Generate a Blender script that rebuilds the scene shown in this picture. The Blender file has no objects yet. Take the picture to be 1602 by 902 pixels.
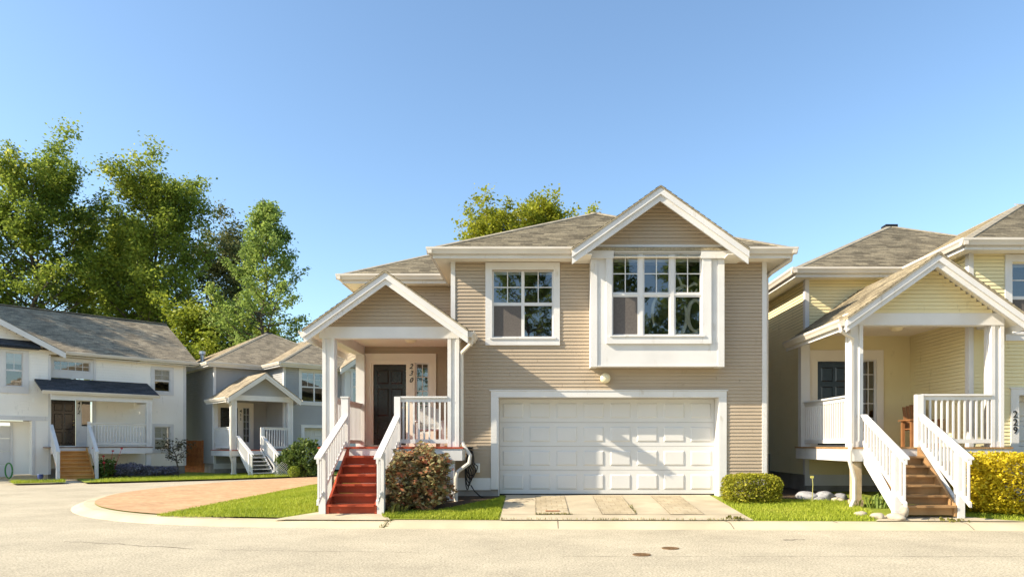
import bpy, bmesh, math, random
import numpy as np
from mathutils import Vector, Matrix, geometry
R = math.radians
S = bpy.context.scene
COL = S.collection

# ---------------------------------------------------------------- camera, light, exposure
cam = bpy.data.objects.new('camera', bpy.data.cameras.new('camera'))
COL.objects.link(cam); S.camera = cam
cam.location = (0, 0, 1.5); cam.rotation_euler = (R(90), 0, 0)
cam.data.sensor_width = 36; cam.data.lens = 24.0
cam.data.shift_x = -0.0231; cam.data.shift_y = 0.1523
cam.data.clip_end = 2000
SUN = Vector((-3.3, -1.0, 2.2)).normalized()
w = bpy.data.worlds.new('World'); S.world = w; w.use_nodes = True
nt = w.node_tree
sky = nt.nodes.new('ShaderNodeTexSky'); sky.sky_type = 'NISHITA'; sky.sun_disc = False
sky.sun_elevation = math.asin(SUN.z); sky.sun_rotation = math.atan2(SUN.x, SUN.y)
sky.air_density = 1.0; sky.dust_density = 0.8; sky.ozone_density = 2.4; sky.altitude = 50
nt.nodes['Background'].inputs['Strength'].default_value = 0.142
tint = nt.nodes.new('ShaderNodeMix'); tint.data_type = 'RGBA'; tint.blend_type = 'MULTIPLY'; tint.inputs['Factor'].default_value = 1
tint.inputs['B'].default_value = (.95, 1.0, .98, 1)      # white balance of the air
nt.links.new(sky.outputs['Color'], tint.inputs['A']); nt.links.new(tint.outputs['Result'], nt.nodes['Background'].inputs['Color'])
sl = bpy.data.lights.new('sun', 'SUN'); sl.energy = 4.9; sl.angle = R(0.53); sl.color = (1.0, 0.875, 0.68)
so = bpy.data.objects.new('sun', sl); COL.objects.link(so)
so.rotation_euler = (-SUN).to_track_quat('-Z', 'Y').to_euler()
S.view_settings.view_transform = 'Standard'; S.view_settings.look = 'None'
S.view_settings.exposure = 1.0; S.view_settings.gamma = 1.0; S.view_settings.use_curve_mapping = False
S.cycles.max_bounces = 8; S.cycles.transparent_max_bounces = 12

# ---------------------------------------------------------------- materials
def mat(name, c1, c2=None, rough=0.7, scale=4.0, bump=0.0, bscale=40.0, spec=0.3, metal=0.0, detail=4.0, dirt=None):
    m = bpy.data.materials.new(name); m.use_nodes = True
    t = m.node_tree; b = t.nodes['Principled BSDF']
    b.inputs['Roughness'].default_value = rough; b.inputs['Metallic'].default_value = metal
    b.inputs['Specular IOR Level'].default_value = spec
    tc = t.nodes.new('ShaderNodeTexCoord')
    if c2 is None: c2 = tuple(x * 0.88 for x in c1)
    n = t.nodes.new('ShaderNodeTexNoise'); n.inputs['Scale'].default_value = scale; n.inputs['Detail'].default_value = detail
    t.links.new(tc.outputs['Object'], n.inputs['Vector'])
    r = t.nodes.new('ShaderNodeValToRGB'); r.color_ramp.elements[0].position = 0.35; r.color_ramp.elements[1].position = 0.65
    r.color_ramp.elements[0].color = (*c2, 1); r.color_ramp.elements[1].color = (*c1, 1)
    t.links.new(n.outputs['Fac'], r.inputs['Fac'])
    out = r.outputs['Color']
    if dirt:
        dm = t.nodes.new('ShaderNodeMapping'); dm.inputs['Scale'].default_value = (1, 1, dirt[3] if len(dirt) > 3 else 1)
        t.links.new(tc.outputs['Object'], dm.inputs['Vector'])
        n3 = t.nodes.new('ShaderNodeTexNoise'); n3.inputs['Scale'].default_value = dirt[1]; n3.inputs['Detail'].default_value = 8; n3.inputs['Roughness'].default_value = .7
        t.links.new(dm.outputs['Vector'], n3.inputs['Vector'])
        r3 = t.nodes.new('ShaderNodeValToRGB'); r3.color_ramp.elements[0].position = dirt[2]; r3.color_ramp.elements[1].position = dirt[2] + .12
        mx = t.nodes.new('ShaderNodeMix'); mx.data_type = 'RGBA'
        t.links.new(n3.outputs['Fac'], r3.inputs['Fac']); t.links.new(r3.outputs['Color'], mx.inputs['Factor'])
        t.links.new(out, mx.inputs['A']); mx.inputs['B'].default_value = (*dirt[0], 1)
        out = mx.outputs['Result']
    t.links.new(out, b.inputs['Base Color'])
    if bump:
        n2 = t.nodes.new('ShaderNodeTexNoise'); n2.inputs['Scale'].default_value = bscale; n2.inputs['Detail'].default_value = 5
        t.links.new(tc.outputs['Object'], n2.inputs['Vector'])
        bp = t.nodes.new('ShaderNodeBump'); bp.inputs['Strength'].default_value = bump; bp.inputs['Distance'].default_value = 0.02
        t.links.new(n2.outputs['Fac'], bp.inputs['Height']); t.links.new(bp.outputs['Normal'], b.inputs['Normal'])
    return m

def brickmat(name, cols, bw, bh, mortar, mcol, coord='UV', rot=0.0, rough=0.9, bump=0.6, offset=0.5, noise=0.5):
    m = bpy.data.materials.new(name); m.use_nodes = True
    t = m.node_tree; b = t.nodes['Principled BSDF']; b.inputs['Roughness'].default_value = rough; b.inputs['Specular IOR Level'].default_value = .2
    tc = t.nodes.new('ShaderNodeTexCoord'); mp = t.nodes.new('ShaderNodeMapping'); mp.inputs['Rotation'].default_value[2] = rot
    t.links.new(tc.outputs[coord], mp.inputs['Vector'])
    br = t.nodes.new('ShaderNodeTexBrick'); br.inputs['Scale'].default_value = 1
    br.inputs['Brick Width'].default_value = bw; br.inputs['Row Height'].default_value = bh
    br.inputs['Mortar Size'].default_value = mortar; br.inputs['Mortar Smooth'].default_value = .2; br.offset = offset
    br.inputs['Color1'].default_value = (*cols[0], 1); br.inputs['Color2'].default_value = (*cols[1], 1); br.inputs['Mortar'].default_value = (*mcol, 1)
    t.links.new(mp.outputs['Vector'], br.inputs['Vector'])
    n = t.nodes.new('ShaderNodeTexNoise'); n.inputs['Scale'].default_value = 1.3; n.inputs['Detail'].default_value = 9; n.inputs['Roughness'].default_value = .75
    t.links.new(tc.outputs['Object'], n.inputs['Vector'])
    mr = t.nodes.new('ShaderNodeMapRange'); mr.inputs['From Min'].default_value = .3; mr.inputs['From Max'].default_value = .7
    mr.inputs['To Min'].default_value = 1 - noise; mr.inputs['To Max'].default_value = 1 + noise * .6
    t.links.new(n.outputs['Fac'], mr.inputs['Value'])
    mx = t.nodes.new('ShaderNodeVectorMath'); mx.operation = 'SCALE'
    t.links.new(br.outputs['Color'], mx.inputs[0]); t.links.new(mr.outputs['Result'], mx.inputs['Scale'])
    t.links.new(mx.outputs['Vector'], b.inputs['Base Color'])
    n2 = t.nodes.new('ShaderNodeTexNoise'); n2.inputs['Scale'].default_value = 60; n2.inputs['Detail'].default_value = 3
    t.links.new(tc.outputs['Object'], n2.inputs['Vector'])
    ma = t.nodes.new('ShaderNodeMath'); ma.operation = 'MULTIPLY_ADD'; ma.inputs[1].default_value = -1.0
    t.links.new(br.outputs['Fac'], ma.inputs[0]); t.links.new(n2.outputs['Fac'], ma.inputs[2])
    bp = t.nodes.new('ShaderNodeBump'); bp.inputs['Strength'].default_value = bump; bp.inputs['Distance'].default_value = .02
    t.links.new(ma.outputs[0], bp.inputs['Height']); t.links.new(bp.outputs['Normal'], b.inputs['Normal'])
    return m

def leafmat(name, c1, c2, c3=None, trans=0.35, scale=0.35, rough=.55, stops=(.1, .75, .95)):
    m = bpy.data.materials.new(name); m.use_nodes = True
    t = m.node_tree; b = t.nodes['Principled BSDF']; b.inputs['Roughness'].default_value = rough; b.inputs['Specular IOR Level'].default_value = .25
    g = t.nodes.new('ShaderNodeNewGeometry'); tc = t.nodes.new('ShaderNodeTexCoord')
    n = t.nodes.new('ShaderNodeTexNoise'); n.inputs['Scale'].default_value = scale; n.inputs['Detail'].default_value = 3
    t.links.new(tc.outputs['Object'], n.inputs['Vector'])
    a = t.nodes.new('ShaderNodeMath'); a.operation = 'MULTIPLY_ADD'; a.inputs[1].default_value = .5
    t.links.new(g.outputs['Random Per Island'], a.inputs[0])
    s = t.nodes.new('ShaderNodeMath'); s.operation = 'MULTIPLY_ADD'; s.inputs[1].default_value = 1.4; s.inputs[2].default_value = -.45
    t.links.new(n.outputs['Fac'], s.inputs[0]); t.links.new(s.outputs[0], a.inputs[2])
    r = t.nodes.new('ShaderNodeValToRGB'); e = r.color_ramp.elements
    e[0].position = stops[0]; e[0].color = (*c1, 1); e[1].position = stops[1]; e[1].color = (*c2, 1)
    if c3:
        x = e.new(stops[2]); x.color = (*c3, 1)
    t.links.new(a.outputs[0], r.inputs['Fac']); t.links.new(r.outputs['Color'], b.inputs['Base Color'])
    tr = t.nodes.new('ShaderNodeBsdfTranslucent'); mx = t.nodes.new('ShaderNodeMixShader'); mx.inputs[0].default_value = trans
    t.links.new(r.outputs['Color'], tr.inputs['Color'])
    t.links.new(b.outputs[0], mx.inputs[1]); t.links.new(tr.outputs[0], mx.inputs[2])
    t.links.new(mx.outputs[0], t.nodes['Material Output'].inputs['Surface'])
    return m

def glassmat(name, tint, refl=0.10, alpha=.8):
    m = bpy.data.materials.new(name); m.use_nodes = True
    t = m.node_tree; t.nodes.remove(t.nodes['Principled BSDF'])
    tp = t.nodes.new('ShaderNodeBsdfTransparent'); tp.inputs['Color'].default_value = (*tint, 1)
    gl = t.nodes.new('ShaderNodeBsdfGlossy'); gl.inputs['Roughness'].default_value = .015
    n = t.nodes.new('ShaderNodeTexNoise'); n.inputs['Scale'].default_value = 2.2; tc = t.nodes.new('ShaderNodeTexCoord')
    t.links.new(tc.outputs['Object'], n.inputs['Vector'])
    bp = t.nodes.new('ShaderNodeBump'); bp.inputs['Strength'].default_value = .05; bp.inputs['Distance'].default_value = .02
    t.links.new(n.outputs['Fac'], bp.inputs['Height']); t.links.new(bp.outputs['Normal'], gl.inputs['Normal'])
    fr = t.nodes.new('ShaderNodeFresnel'); fr.inputs['IOR'].default_value = 1.5
    ad = t.nodes.new('ShaderNodeMath'); ad.operation = 'ADD'; ad.inputs[1].default_value = refl; ad.use_clamp = True
    t.links.new(fr.outputs[0], ad.inputs[0])
    mx = t.nodes.new('ShaderNodeMixShader'); t.links.new(ad.outputs[0], mx.inputs[0])
    t.links.new(tp.outputs[0], mx.inputs[1]); t.links.new(gl.outputs[0], mx.inputs[2])
    t.links.new(mx.outputs[0], t.nodes['Material Output'].inputs['Surface'])
    return m

M = {}
M['white'] = mat('white_paint', (.68, .668, .65), (.62, .607, .59), .55, 1.5, .05, 60, dirt=((.50, .46, .39), 5.0, .60, .25))
M['cream'] = mat('cream_gutter', (.66, .61, .53), (.58, .53, .46), .5, 1.2)
M['taupe'] = mat('taupe_siding', (.435, .35, .255), (.395, .315, .225), .6, .8, .08, 50, dirt=((.34, .27, .19), 4.0, .60, .3))
M['yellow'] = mat('yellow_siding', (.80, .70, .42), (.75, .65, .375), .6, .8, .08, 50, dirt=((.58, .49, .27), 4.0, .60, .3))
M['grey'] = mat('grey_siding', (.36, .36, .355), (.32, .32, .32), .6, .8, .08, 50)
M['whitesiding'] = mat('white_siding', (.89, .855, .785), (.84, .805, .735), .6, .8, .08, 50, dirt=((.66, .63, .57), 4.0, .60, .3))
M['garage'] = mat('garage_door_paint', (.64, .63, .61), (.60, .59, .57), .45, .7, .03, 80)
M['concrete'] = mat('concrete', (.52, .44, .31), (.40, .34, .24), .9, 1.6, .25, 60, dirt=((.30, .26, .19), 3.0, .66))
M['foundation'] = mat('foundation_concrete', (.33, .30, .27), (.24, .22, .20), .95, 3, .4, 50)
M['redwood'] = mat('red_stained_wood', (.44, .074, .028), (.30, .046, .018), .6, 3, .2, 40, dirt=((.46, .16, .10), 7.0, .62))
M['brownwood'] = mat('brown_stained_wood', (.40, .235, .105), (.28, .16, .07), .65, 3, .25, 40)
M['orangewood'] = mat('orange_stained_wood', (.62, .32, .10), (.50, .24, .07), .6, 2, .2, 40)
M['deck'] = mat('deck_board', (.20, .11, .07), (.14, .08, .05), .7, 3, .2, 40)
M['ceiling'] = mat('porch_ceiling', (.80, .75, .66), (.75, .70, .60), .7, 1)
M['black'] = mat('dark_door', (.018, .014, .013), (.012, .010, .009), .22, 3, .02, 30, spec=.5)
M['navy'] = mat('navy_door', (.015, .02, .03), (.010, .014, .022), .22, 3, .02, 30, spec=.5)
M['number'] = mat('black_numeral', (.015, .015, .016), None, .5)
M['brass'] = mat('brass', (.55, .40, .16), None, .3, metal=1)
M['steel'] = mat('galvanised_pipe', (.45, .47, .5), None, .35, metal=.8)
M['glass'] = glassmat('window_glass', (.80, .83, .84), .15)
M['room'] = mat('dim_room', (.06, .05, .045), None, .9)
M['screen'] = mat('insect_screen', (.125, .11, .10), (.105, .092, .085), .9, 30)
M['blind'] = mat('pale_blind', (.80, .76, .66), None, .8)
M['sheer'] = mat('sheer_curtain', (.88, .83, .68), (.8, .75, .6), .9, 5)
M['lamp'] = mat('frosted_lamp_glass', (.80, .72, .50), (.74, .66, .44), .35, 3)
M['rubber'] = mat('black_rubber', (.012, .012, .013), None, .5)
M['plastic'] = mat('pale_plastic', (.7, .68, .62), None, .4)
M['fence'] = mat('cedar_fence', (.50, .19, .06), (.36, .12, .04), .8, 5, .3, 30)
M['bark'] = mat('bark', (.16, .125, .095), (.09, .07, .055), .95, 3, .6, 12)
M['twig'] = mat('shrub_twigs', (.10, .065, .04), None, .95, 8)
M['stone'] = mat('pale_river_stone', (.42, .37, .29), (.33, .29, .23), .85, 8, .2, 30)
M['slate'] = mat('grey_rock', (.34, .34, .35), (.22, .22, .235), .9, 10, .3, 30)
M['iron'] = mat('rusty_iron', (.20, .11, .045), (.12, .07, .03), .7, 20, .4, 60)
M['timber'] = mat('weathered_timber', (.50, .40, .27), (.36, .27, .17), .9, 6, .3, 30)
M['redbrick'] = mat('red_brick_stone', (.42, .20, .10), (.30, .14, .07), .9, 8, .3, 30)
M['greenhose'] = mat('green_hose', (.05, .22, .04), None, .5)
M['bluepot'] = mat('blue_glaze', (.05, .08, .22), None, .35)
def shingles(name, ca, cb, cm):
    m = bpy.data.materials.new(name); m.use_nodes = True
    t = m.node_tree; b = t.nodes['Principled BSDF']; b.inputs['Roughness'].default_value = .95; b.inputs['Specular IOR Level'].default_value = .15
    tc = t.nodes.new('ShaderNodeTexCoord')
    def br(w_, off, sq, A, B, ms):
        k = t.nodes.new('ShaderNodeTexBrick'); k.inputs['Scale'].default_value = 1; k.inputs['Brick Width'].default_value = w_; k.inputs['Row Height'].default_value = .145; k.inputs['Bias'].default_value = 0
        k.inputs['Mortar Size'].default_value = ms; k.inputs['Mortar Smooth'].default_value = .6; k.offset = off; k.offset_frequency = 3; k.squash = sq; k.squash_frequency = 2
        for q, c in (('Color1', A), ('Color2', B), ('Mortar', cm)): k.inputs[q].default_value = (*c, 1)
        t.links.new(tc.outputs['UV'], k.inputs['Vector']); return k
    k1 = br(.34, .37, .8, ca, cb, .0); k2 = br(.21, .61, 1.3, tuple(x * 1.1 for x in ca), tuple(x * .8 for x in cb), .0)
    mx = t.nodes.new('ShaderNodeMix'); mx.data_type = 'RGBA'; mx.inputs['Factor'].default_value = .5
    t.links.new(k1.outputs['Color'], mx.inputs['A']); t.links.new(k2.outputs['Color'], mx.inputs['B'])
    sx = t.nodes.new('ShaderNodeSeparateXYZ'); t.links.new(tc.outputs['UV'], sx.inputs[0])
    dv = t.nodes.new('ShaderNodeMath'); dv.operation = 'DIVIDE'; dv.inputs[1].default_value = .145; t.links.new(sx.outputs['Y'], dv.inputs[0])
    fr = t.nodes.new('ShaderNodeMath'); fr.operation = 'FRACT'; t.links.new(dv.outputs[0], fr.inputs[0])
    n = t.nodes.new('ShaderNodeTexNoise'); n.inputs['Scale'].default_value = .9; n.inputs['Detail'].default_value = 9; n.inputs['Roughness'].default_value = .72
    t.links.new(tc.outputs['Object'], n.inputs['Vector'])
    mr = t.nodes.new('ShaderNodeMapRange'); mr.inputs['From Min'].default_value = .3; mr.inputs['From Max'].default_value = .7; mr.inputs['To Min'].default_value = .72; mr.inputs['To Max'].default_value = 1.22
    t.links.new(n.outputs['Fac'], mr.inputs['Value'])
    n3 = t.nodes.new('ShaderNodeTexNoise'); n3.inputs['Scale'].default_value = 22; n3.inputs['Detail'].default_value = 3; t.links.new(tc.outputs['Object'], n3.inputs['Vector'])
    m3 = t.nodes.new('ShaderNodeMapRange'); m3.inputs['From Min'].default_value = .3; m3.inputs['From Max'].default_value = .7; m3.inputs['To Min'].default_value = .7; m3.inputs['To Max'].default_value = 1.3
    t.links.new(n3.outputs['Fac'], m3.inputs['Value'])
    pr = t.nodes.new('ShaderNodeMath'); pr.operation = 'MULTIPLY'; t.links.new(mr.outputs[0], pr.inputs[0]); t.links.new(m3.outputs[0], pr.inputs[1])
    sc = t.nodes.new('ShaderNodeVectorMath'); sc.operation = 'SCALE'; t.links.new(mx.outputs['Result'], sc.inputs[0]); t.links.new(pr.outputs[0], sc.inputs['Scale'])
    t.links.new(sc.outputs['Vector'], b.inputs['Base Color'])
    # butt edge of every course: thick at the bottom, thin at the top
    h = t.nodes.new('ShaderNodeMath'); h.operation = 'MULTIPLY_ADD'; h.inputs[1].default_value = -1; t.links.new(fr.outputs[0], h.inputs[0]); t.links.new(k1.outputs['Color'], h.inputs[2])
    bp = t.nodes.new('ShaderNodeBump'); bp.inputs['Strength'].default_value = 1.0; bp.inputs['Distance'].default_value = .03
    t.links.new(h.outputs[0], bp.inputs['Height']); t.links.new(bp.outputs['Normal'], b.inputs['Normal'])
    return m
M['roof'] = shingles('brown_grey_shingle', (.33, .28, .19), (.155, .13, .09), (.09, .08, .06))
M['roofgrey'] = shingles('weathered_grey_shingle', (.37, .31, .22), (.22, .185, .135), (.09, .08, .07))
M['roofdark'] = shingles('dark_shingle', (.09, .093, .10), (.055, .058, .066), (.03, .03, .035))
M['ridge'] = mat('ridge_shingle', (.34, .30, .22), (.24, .21, .16), .95, 6, .5, 40)
M['paver'] = brickmat('concrete_pavers', ((.50, .42, .29), (.43, .355, .235)), .22, .22, .007, (.34, .27, .17), coord='Object', offset=.5, noise=.35, bump=.4)
M['brickpave'] = brickmat('brick_paving', ((.58, .365, .205), (.49, .295, .155)), .2, .1, .006, (.42, .30, .18), coord='Object', rot=R(45), noise=.25, bump=.3)

def asphalt():
    m = bpy.data.materials.new('sun_bleached_asphalt'); m.use_nodes = True
    t = m.node_tree; b = t.nodes['Principled BSDF']; b.inputs['Roughness'].default_value = .9; b.inputs['Specular IOR Level'].default_value = .25
    tc = t.nodes.new('ShaderNodeTexCoord')
    def noise(sc, det, ro=.6):
        n = t.nodes.new('ShaderNodeTexNoise'); n.inputs['Scale'].default_value = sc; n.inputs['Detail'].default_value = det; n.inputs['Roughness'].default_value = ro
        t.links.new(tc.outputs['Object'], n.inputs['Vector']); return n
    n1 = noise(34, 5, .85); n2 = noise(.55, 7, .68); n3 = noise(7, 5, .7)
    r = t.nodes.new('ShaderNodeValToRGB'); e = r.color_ramp.elements
    e[0].position = .36; e[0].color = (.19, .165, .115, 1); e[1].position = .58; e[1].color = (.56, .49, .36, 1)
    t.links.new(n1.outputs['Fac'], r.inputs['Fac'])
    ma = t.nodes.new('ShaderNodeMath'); ma.operation = 'MULTIPLY_ADD'; ma.inputs[1].default_value = 1.0; ma.inputs[2].default_value = .38
    mb = t.nodes.new('ShaderNodeMath'); mb.operation = 'MULTIPLY_ADD'; mb.inputs[1].default_value = .36
    t.links.new(n3.outputs['Fac'], mb.inputs[0]); t.links.new(n2.outputs['Fac'], ma.inputs[0]); t.links.new(ma.outputs[0], mb.inputs[2])
    v = t.nodes.new('ShaderNodeVectorMath'); v.operation = 'SCALE'
    t.links.new(r.outputs['Color'], v.inputs[0]); t.links.new(mb.outputs[0], v.inputs['Scale'])
    t.links.new(v.outputs['Vector'], b.inputs['Base Color'])
    bp = t.nodes.new('ShaderNodeBump'); bp.inputs['Strength'].default_value = .6; bp.inputs['Distance'].default_value = .012
    t.links.new(n1.outputs['Fac'], bp.inputs['Height']); t.links.new(bp.outputs['Normal'], b.inputs['Normal'])
    return m
M['asphalt'] = asphalt()
M['kerb'] = mat('kerb_concrete', (.55, .47, .325), (.46, .39, .265), .9, 1.2, .2, 70, dirt=((.36, .31, .20), 2.4, .67))
M['crack'] = mat('road_crack_filler', (.13, .11, .08), None, .9)
M['turf'] = mat('lawn_turf', (.27, .31, .035), (.20, .245, .026), .9, 1.5, .6, 90)
M['grass'] = leafmat('grass_blades', (.25, .31, .025), (.40, .45, .045), (.48, .46, .10), .35, .8, .6)
M['weeds'] = leafmat('kerb_weeds', (.14, .14, .03), (.24, .22, .06), None, .3, 2, .7)
M['earth'] = mat('ground_earth', (.10, .10, .045), (.07, .08, .03), .95, .3)
M['soil'] = mat('bark_mulch', (.085, .055, .032), (.05, .034, .02), .95, 8, .5, 40)

# ---------------------------------------------------------------- mesh helpers
class MB:
    def __init__(s): s.v = []; s.f = []; s.uv = {}
    def add(s, vs, fs, uvs=None):
        o = len(s.v); s.v += [tuple(p) for p in vs]
        for i, f in enumerate(fs):
            if uvs: s.uv[len(s.f)] = uvs[i]
            s.f.append(tuple(o + k for k in f))
        return s
    def box(s, x0, x1, y0, y1, z0, z1):
        return s.add([(x0, y0, z0), (x1, y0, z0), (x1, y1, z0), (x0, y1, z0), (x0, y0, z1), (x1, y0, z1), (x1, y1, z1), (x0, y1, z1)],
                     [(0, 3, 2, 1), (4, 5, 6, 7), (0, 1, 5, 4), (1, 2, 6, 5), (2, 3, 7, 6), (3, 0, 4, 7)])
    def beam(s, p0, p1, w, h, z=0.0):           # sloped bar with vertical ends: width across, height up
        a, b = Vector(p0), Vector(p1); d = (b - a); d.z = 0
        n = Vector((-d.y, d.x, 0)).normalized() * (w / 2); u = Vector((0, 0, h)); zz = Vector((0, 0, z))
        a = a + zz; b = b + zz
        vs = [a - n, b - n, b + n, a + n]; vs += [q + u for q in vs]
        return s.add(vs, [(0, 3, 2, 1), (4, 5, 6, 7), (0, 1, 5, 4), (1, 2, 6, 5), (2, 3, 7, 6), (3, 0, 4, 7)])
    def prism(s, poly, y0, y1):                 # polygon in x,z extruded along y
        n = len(poly); vs = [(x, y0, z) for x, z in poly] + [(x, y1, z) for x, z in poly]
        fs = [tuple(range(n)), tuple(range(2 * n - 1, n - 1, -1))] + [(i, i + n, (i + 1) % n + n, (i + 1) % n) for i in range(n)]
        return s.add(vs, fs)
    def plate(s, poly, z0, z1):                 # polygon in x,y extruded up
        n = len(poly); vs = [(x, y, z0) for x, y in poly] + [(x, y, z1) for x, y in poly]
        fs = [tuple(range(n - 1, -1, -1)), tuple(range(n, 2 * n))] + [(i, (i + 1) % n, (i + 1) % n + n, i + n) for i in range(n)]
        return s.add(vs, fs)
    def tube(s, pts, r, k=8, cap=True):
        pts = [Vector(p) for p in pts]; n = len(pts); rs = r if isinstance(r, (list, tuple)) else [r] * n
        o = len(s.v); ref = None
        for i, p in enumerate(pts):
            d = (pts[min(i + 1, n - 1)] - pts[max(i - 1, 0)]).normalized()
            if ref is None: ref = d.orthogonal().normalized()
            ref = (ref - d * ref.dot(d)).normalized(); b = d.cross(ref)
            for j in range(k):
                a = 2 * math.pi * j / k
                s.v.append(tuple(p + (ref * math.cos(a) + b * math.sin(a)) * rs[i]))
        for i in range(n - 1):
            for j in range(k):
                s.f.append((o + i * k + j, o + i * k + (j + 1) % k, o + (i + 1) * k + (j + 1) % k, o + (i + 1) * k + j))
        if cap:
            s.f.append(tuple(o + j for j in range(k - 1, -1, -1))); s.f.append(tuple(o + (n - 1) * k + j for j in range(k)))
        return s
    def lathe(s, prof, c, k=20, axis='z'):
        o = len(s.v)
        for r, h in prof:
            for j in range(k):
                a = 2 * math.pi * j / k; x, y = r * math.cos(a), r * math.sin(a)
                s.v.append((c[0] + x, c[1] + y, c[2] + h) if axis == 'z' else (c[0] + x, c[1] + h, c[2] + y))
        for i in range(len(prof) - 1):
            for j in range(k):
                q = (o + i * k + j, o + i * k + (j + 1) % k, o + (i + 1) * k + (j + 1) % k, o + (i + 1) * k + j)
                s.f.append(q if axis == 'z' else q[::-1])
        return s
    def build(s, name, m, parent=None, smooth=False, bevel=0.0):
        me = bpy.data.meshes.new(name); me.from_pydata(s.v, [], s.f)
        if s.uv:
            ul = me.uv_layers.new(name='UVMap')
            for p in me.polygons:
                u = s.uv.get(p.index)
                if u:
                    for li, q in zip(p.loop_indices, u): ul.data[li].uv = q
        if smooth:
            for p in me.polygons: p.use_smooth = True
        me.materials.append(m if not isinstance(m, str) else M[m]); me.update()
        o = bpy.data.objects.new(name, me); COL.objects.link(o)
        if parent: o.parent = parent
        if bevel:
            b = o.modifiers.new('bevel', 'BEVEL'); b.width = bevel; b.segments = 2; b.limit_method = 'ANGLE'
        return o

def build_each(mb, name, m, parent, per=None):
    """one object for every separate piece of mb"""
    par = list(range(len(mb.v)))
    def find(i):
        while par[i] != i: par[i] = par[par[i]]; i = par[i]
        return i
    for f in mb.f:
        for k in f[1:]: par[find(f[0])] = find(k)
    groups = {}
    for i, f in enumerate(mb.f): groups.setdefault(find(f[0]), []).append(i)
    outs = []
    for fs in groups.values():
        n = MB(); mp = {}
        for i in fs:
            for k in mb.f[i]:
                if k not in mp: mp[k] = len(n.v); n.v.append(mb.v[k])
            if i in mb.uv: n.uv[len(n.f)] = mb.uv[i]
            n.f.append(tuple(mp[k] for k in mb.f[i]))
        outs.append(n.build(name, m, parent))
    return outs
def tag(o, label=None, cat=None, group=None, kind=None):
    if label: o['label'] = label
    if cat: o['category'] = cat
    if group: o['group'] = group
    if kind: o['kind'] = kind
    return o
def thing(name, label, cat, loc=(0, 0, 0), rz=0.0, group=None):
    o = bpy.data.objects.new(name, None); COL.objects.link(o); o.empty_display_size = .3
    o.location = loc; o.rotation_euler = (0, 0, rz)
    return tag(o, label, cat, group)
def copy_tree(o, parent=None):
    c = o.copy(); COL.objects.link(c)
    if parent: c.parent = parent
    for ch in list(o.children): copy_tree(ch, c)
    return c

rng = np.random.default_rng(7); random.seed(7)
def quads_mesh(name, P, m, parent=None):
    n = len(P) // 4; me = bpy.data.meshes.new(name)
    me.vertices.add(4 * n); me.vertices.foreach_set('co', P.astype(np.float32).ravel())
    me.loops.add(4 * n); me.loops.foreach_set('vertex_index', np.arange(4 * n, dtype=np.int32))
    me.polygons.add(n); me.polygons.foreach_set('loop_start', np.arange(0, 4 * n, 4, dtype=np.int32)); me.polygons.foreach_set('loop_total', np.full(n, 4, dtype=np.int32))
    me.update(calc_edges=True); me.validate()
    me.materials.append(M[m] if isinstance(m, str) else m)
    o = bpy.data.objects.new(name, me); COL.objects.link(o)
    if parent: o.parent = parent
    return o
def leaf_points(C, size, up=0.35, aspect=.62, var=.35):
    n = len(C)
    d = rng.normal(size=(n, 3)); d /= np.linalg.norm(d, axis=1)[:, None]
    nr = rng.normal(size=(n, 3)); nr[:, 2] = np.abs(nr[:, 2]) + up; nr /= np.linalg.norm(nr, axis=1)[:, None]
    a = d - nr * (d * nr).sum(1)[:, None]; a /= np.linalg.norm(a, axis=1)[:, None]
    b = np.cross(nr, a); s = size * (1 + var * rng.normal(size=(n, 1))).clip(.4, 2)
    a *= s * .5; b *= s * .5 * aspect
    P = np.empty((n, 4, 3)); P[:, 0] = C - a; P[:, 1] = C + b + nr * s * .06; P[:, 2] = C + a; P[:, 3] = C - b + nr * s * .06
    return P.reshape(-1, 3)

# ---------------------------------------------------------------- ground
def catmull(pts, n=10):
    out = []; P = [Vector(p) for p in pts]; P = [P[0] * 2 - P[1]] + P + [P[-1] * 2 - P[-2]]
    for i in range(1, len(P) - 2):
        for k in range(n):
            t = k / n; a, b, c, d = P[i - 1:i + 3]
            out.append(.5 * (2 * b + (c - a) * t + (2 * a - 5 * b + 4 * c - d) * t * t + (3 * b - a - 3 * c + d) * t ** 3))
    out.append(P[-2]); return out
def clamp(x): return max(0.0, min(1.0, x))
def lot_z(x, y):
    zf = .11 + .23 * clamp((y - 12.5) / 2.8); k = clamp((x + 7.0) / 2.4)
    return .115 + (zf - .115) * k
def inside(p, poly):
    r = False; n = len(poly)
    for i in range(n):
        (x1, y1), (x2, y2) = poly[i], poly[(i + 1) % n]
        if (y1 > p[1]) != (y2 > p[1]) and p[0] < (x2 - x1) * (p[1] - y1) / (y2 - y1) + x1: r = not r
    return r
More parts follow.
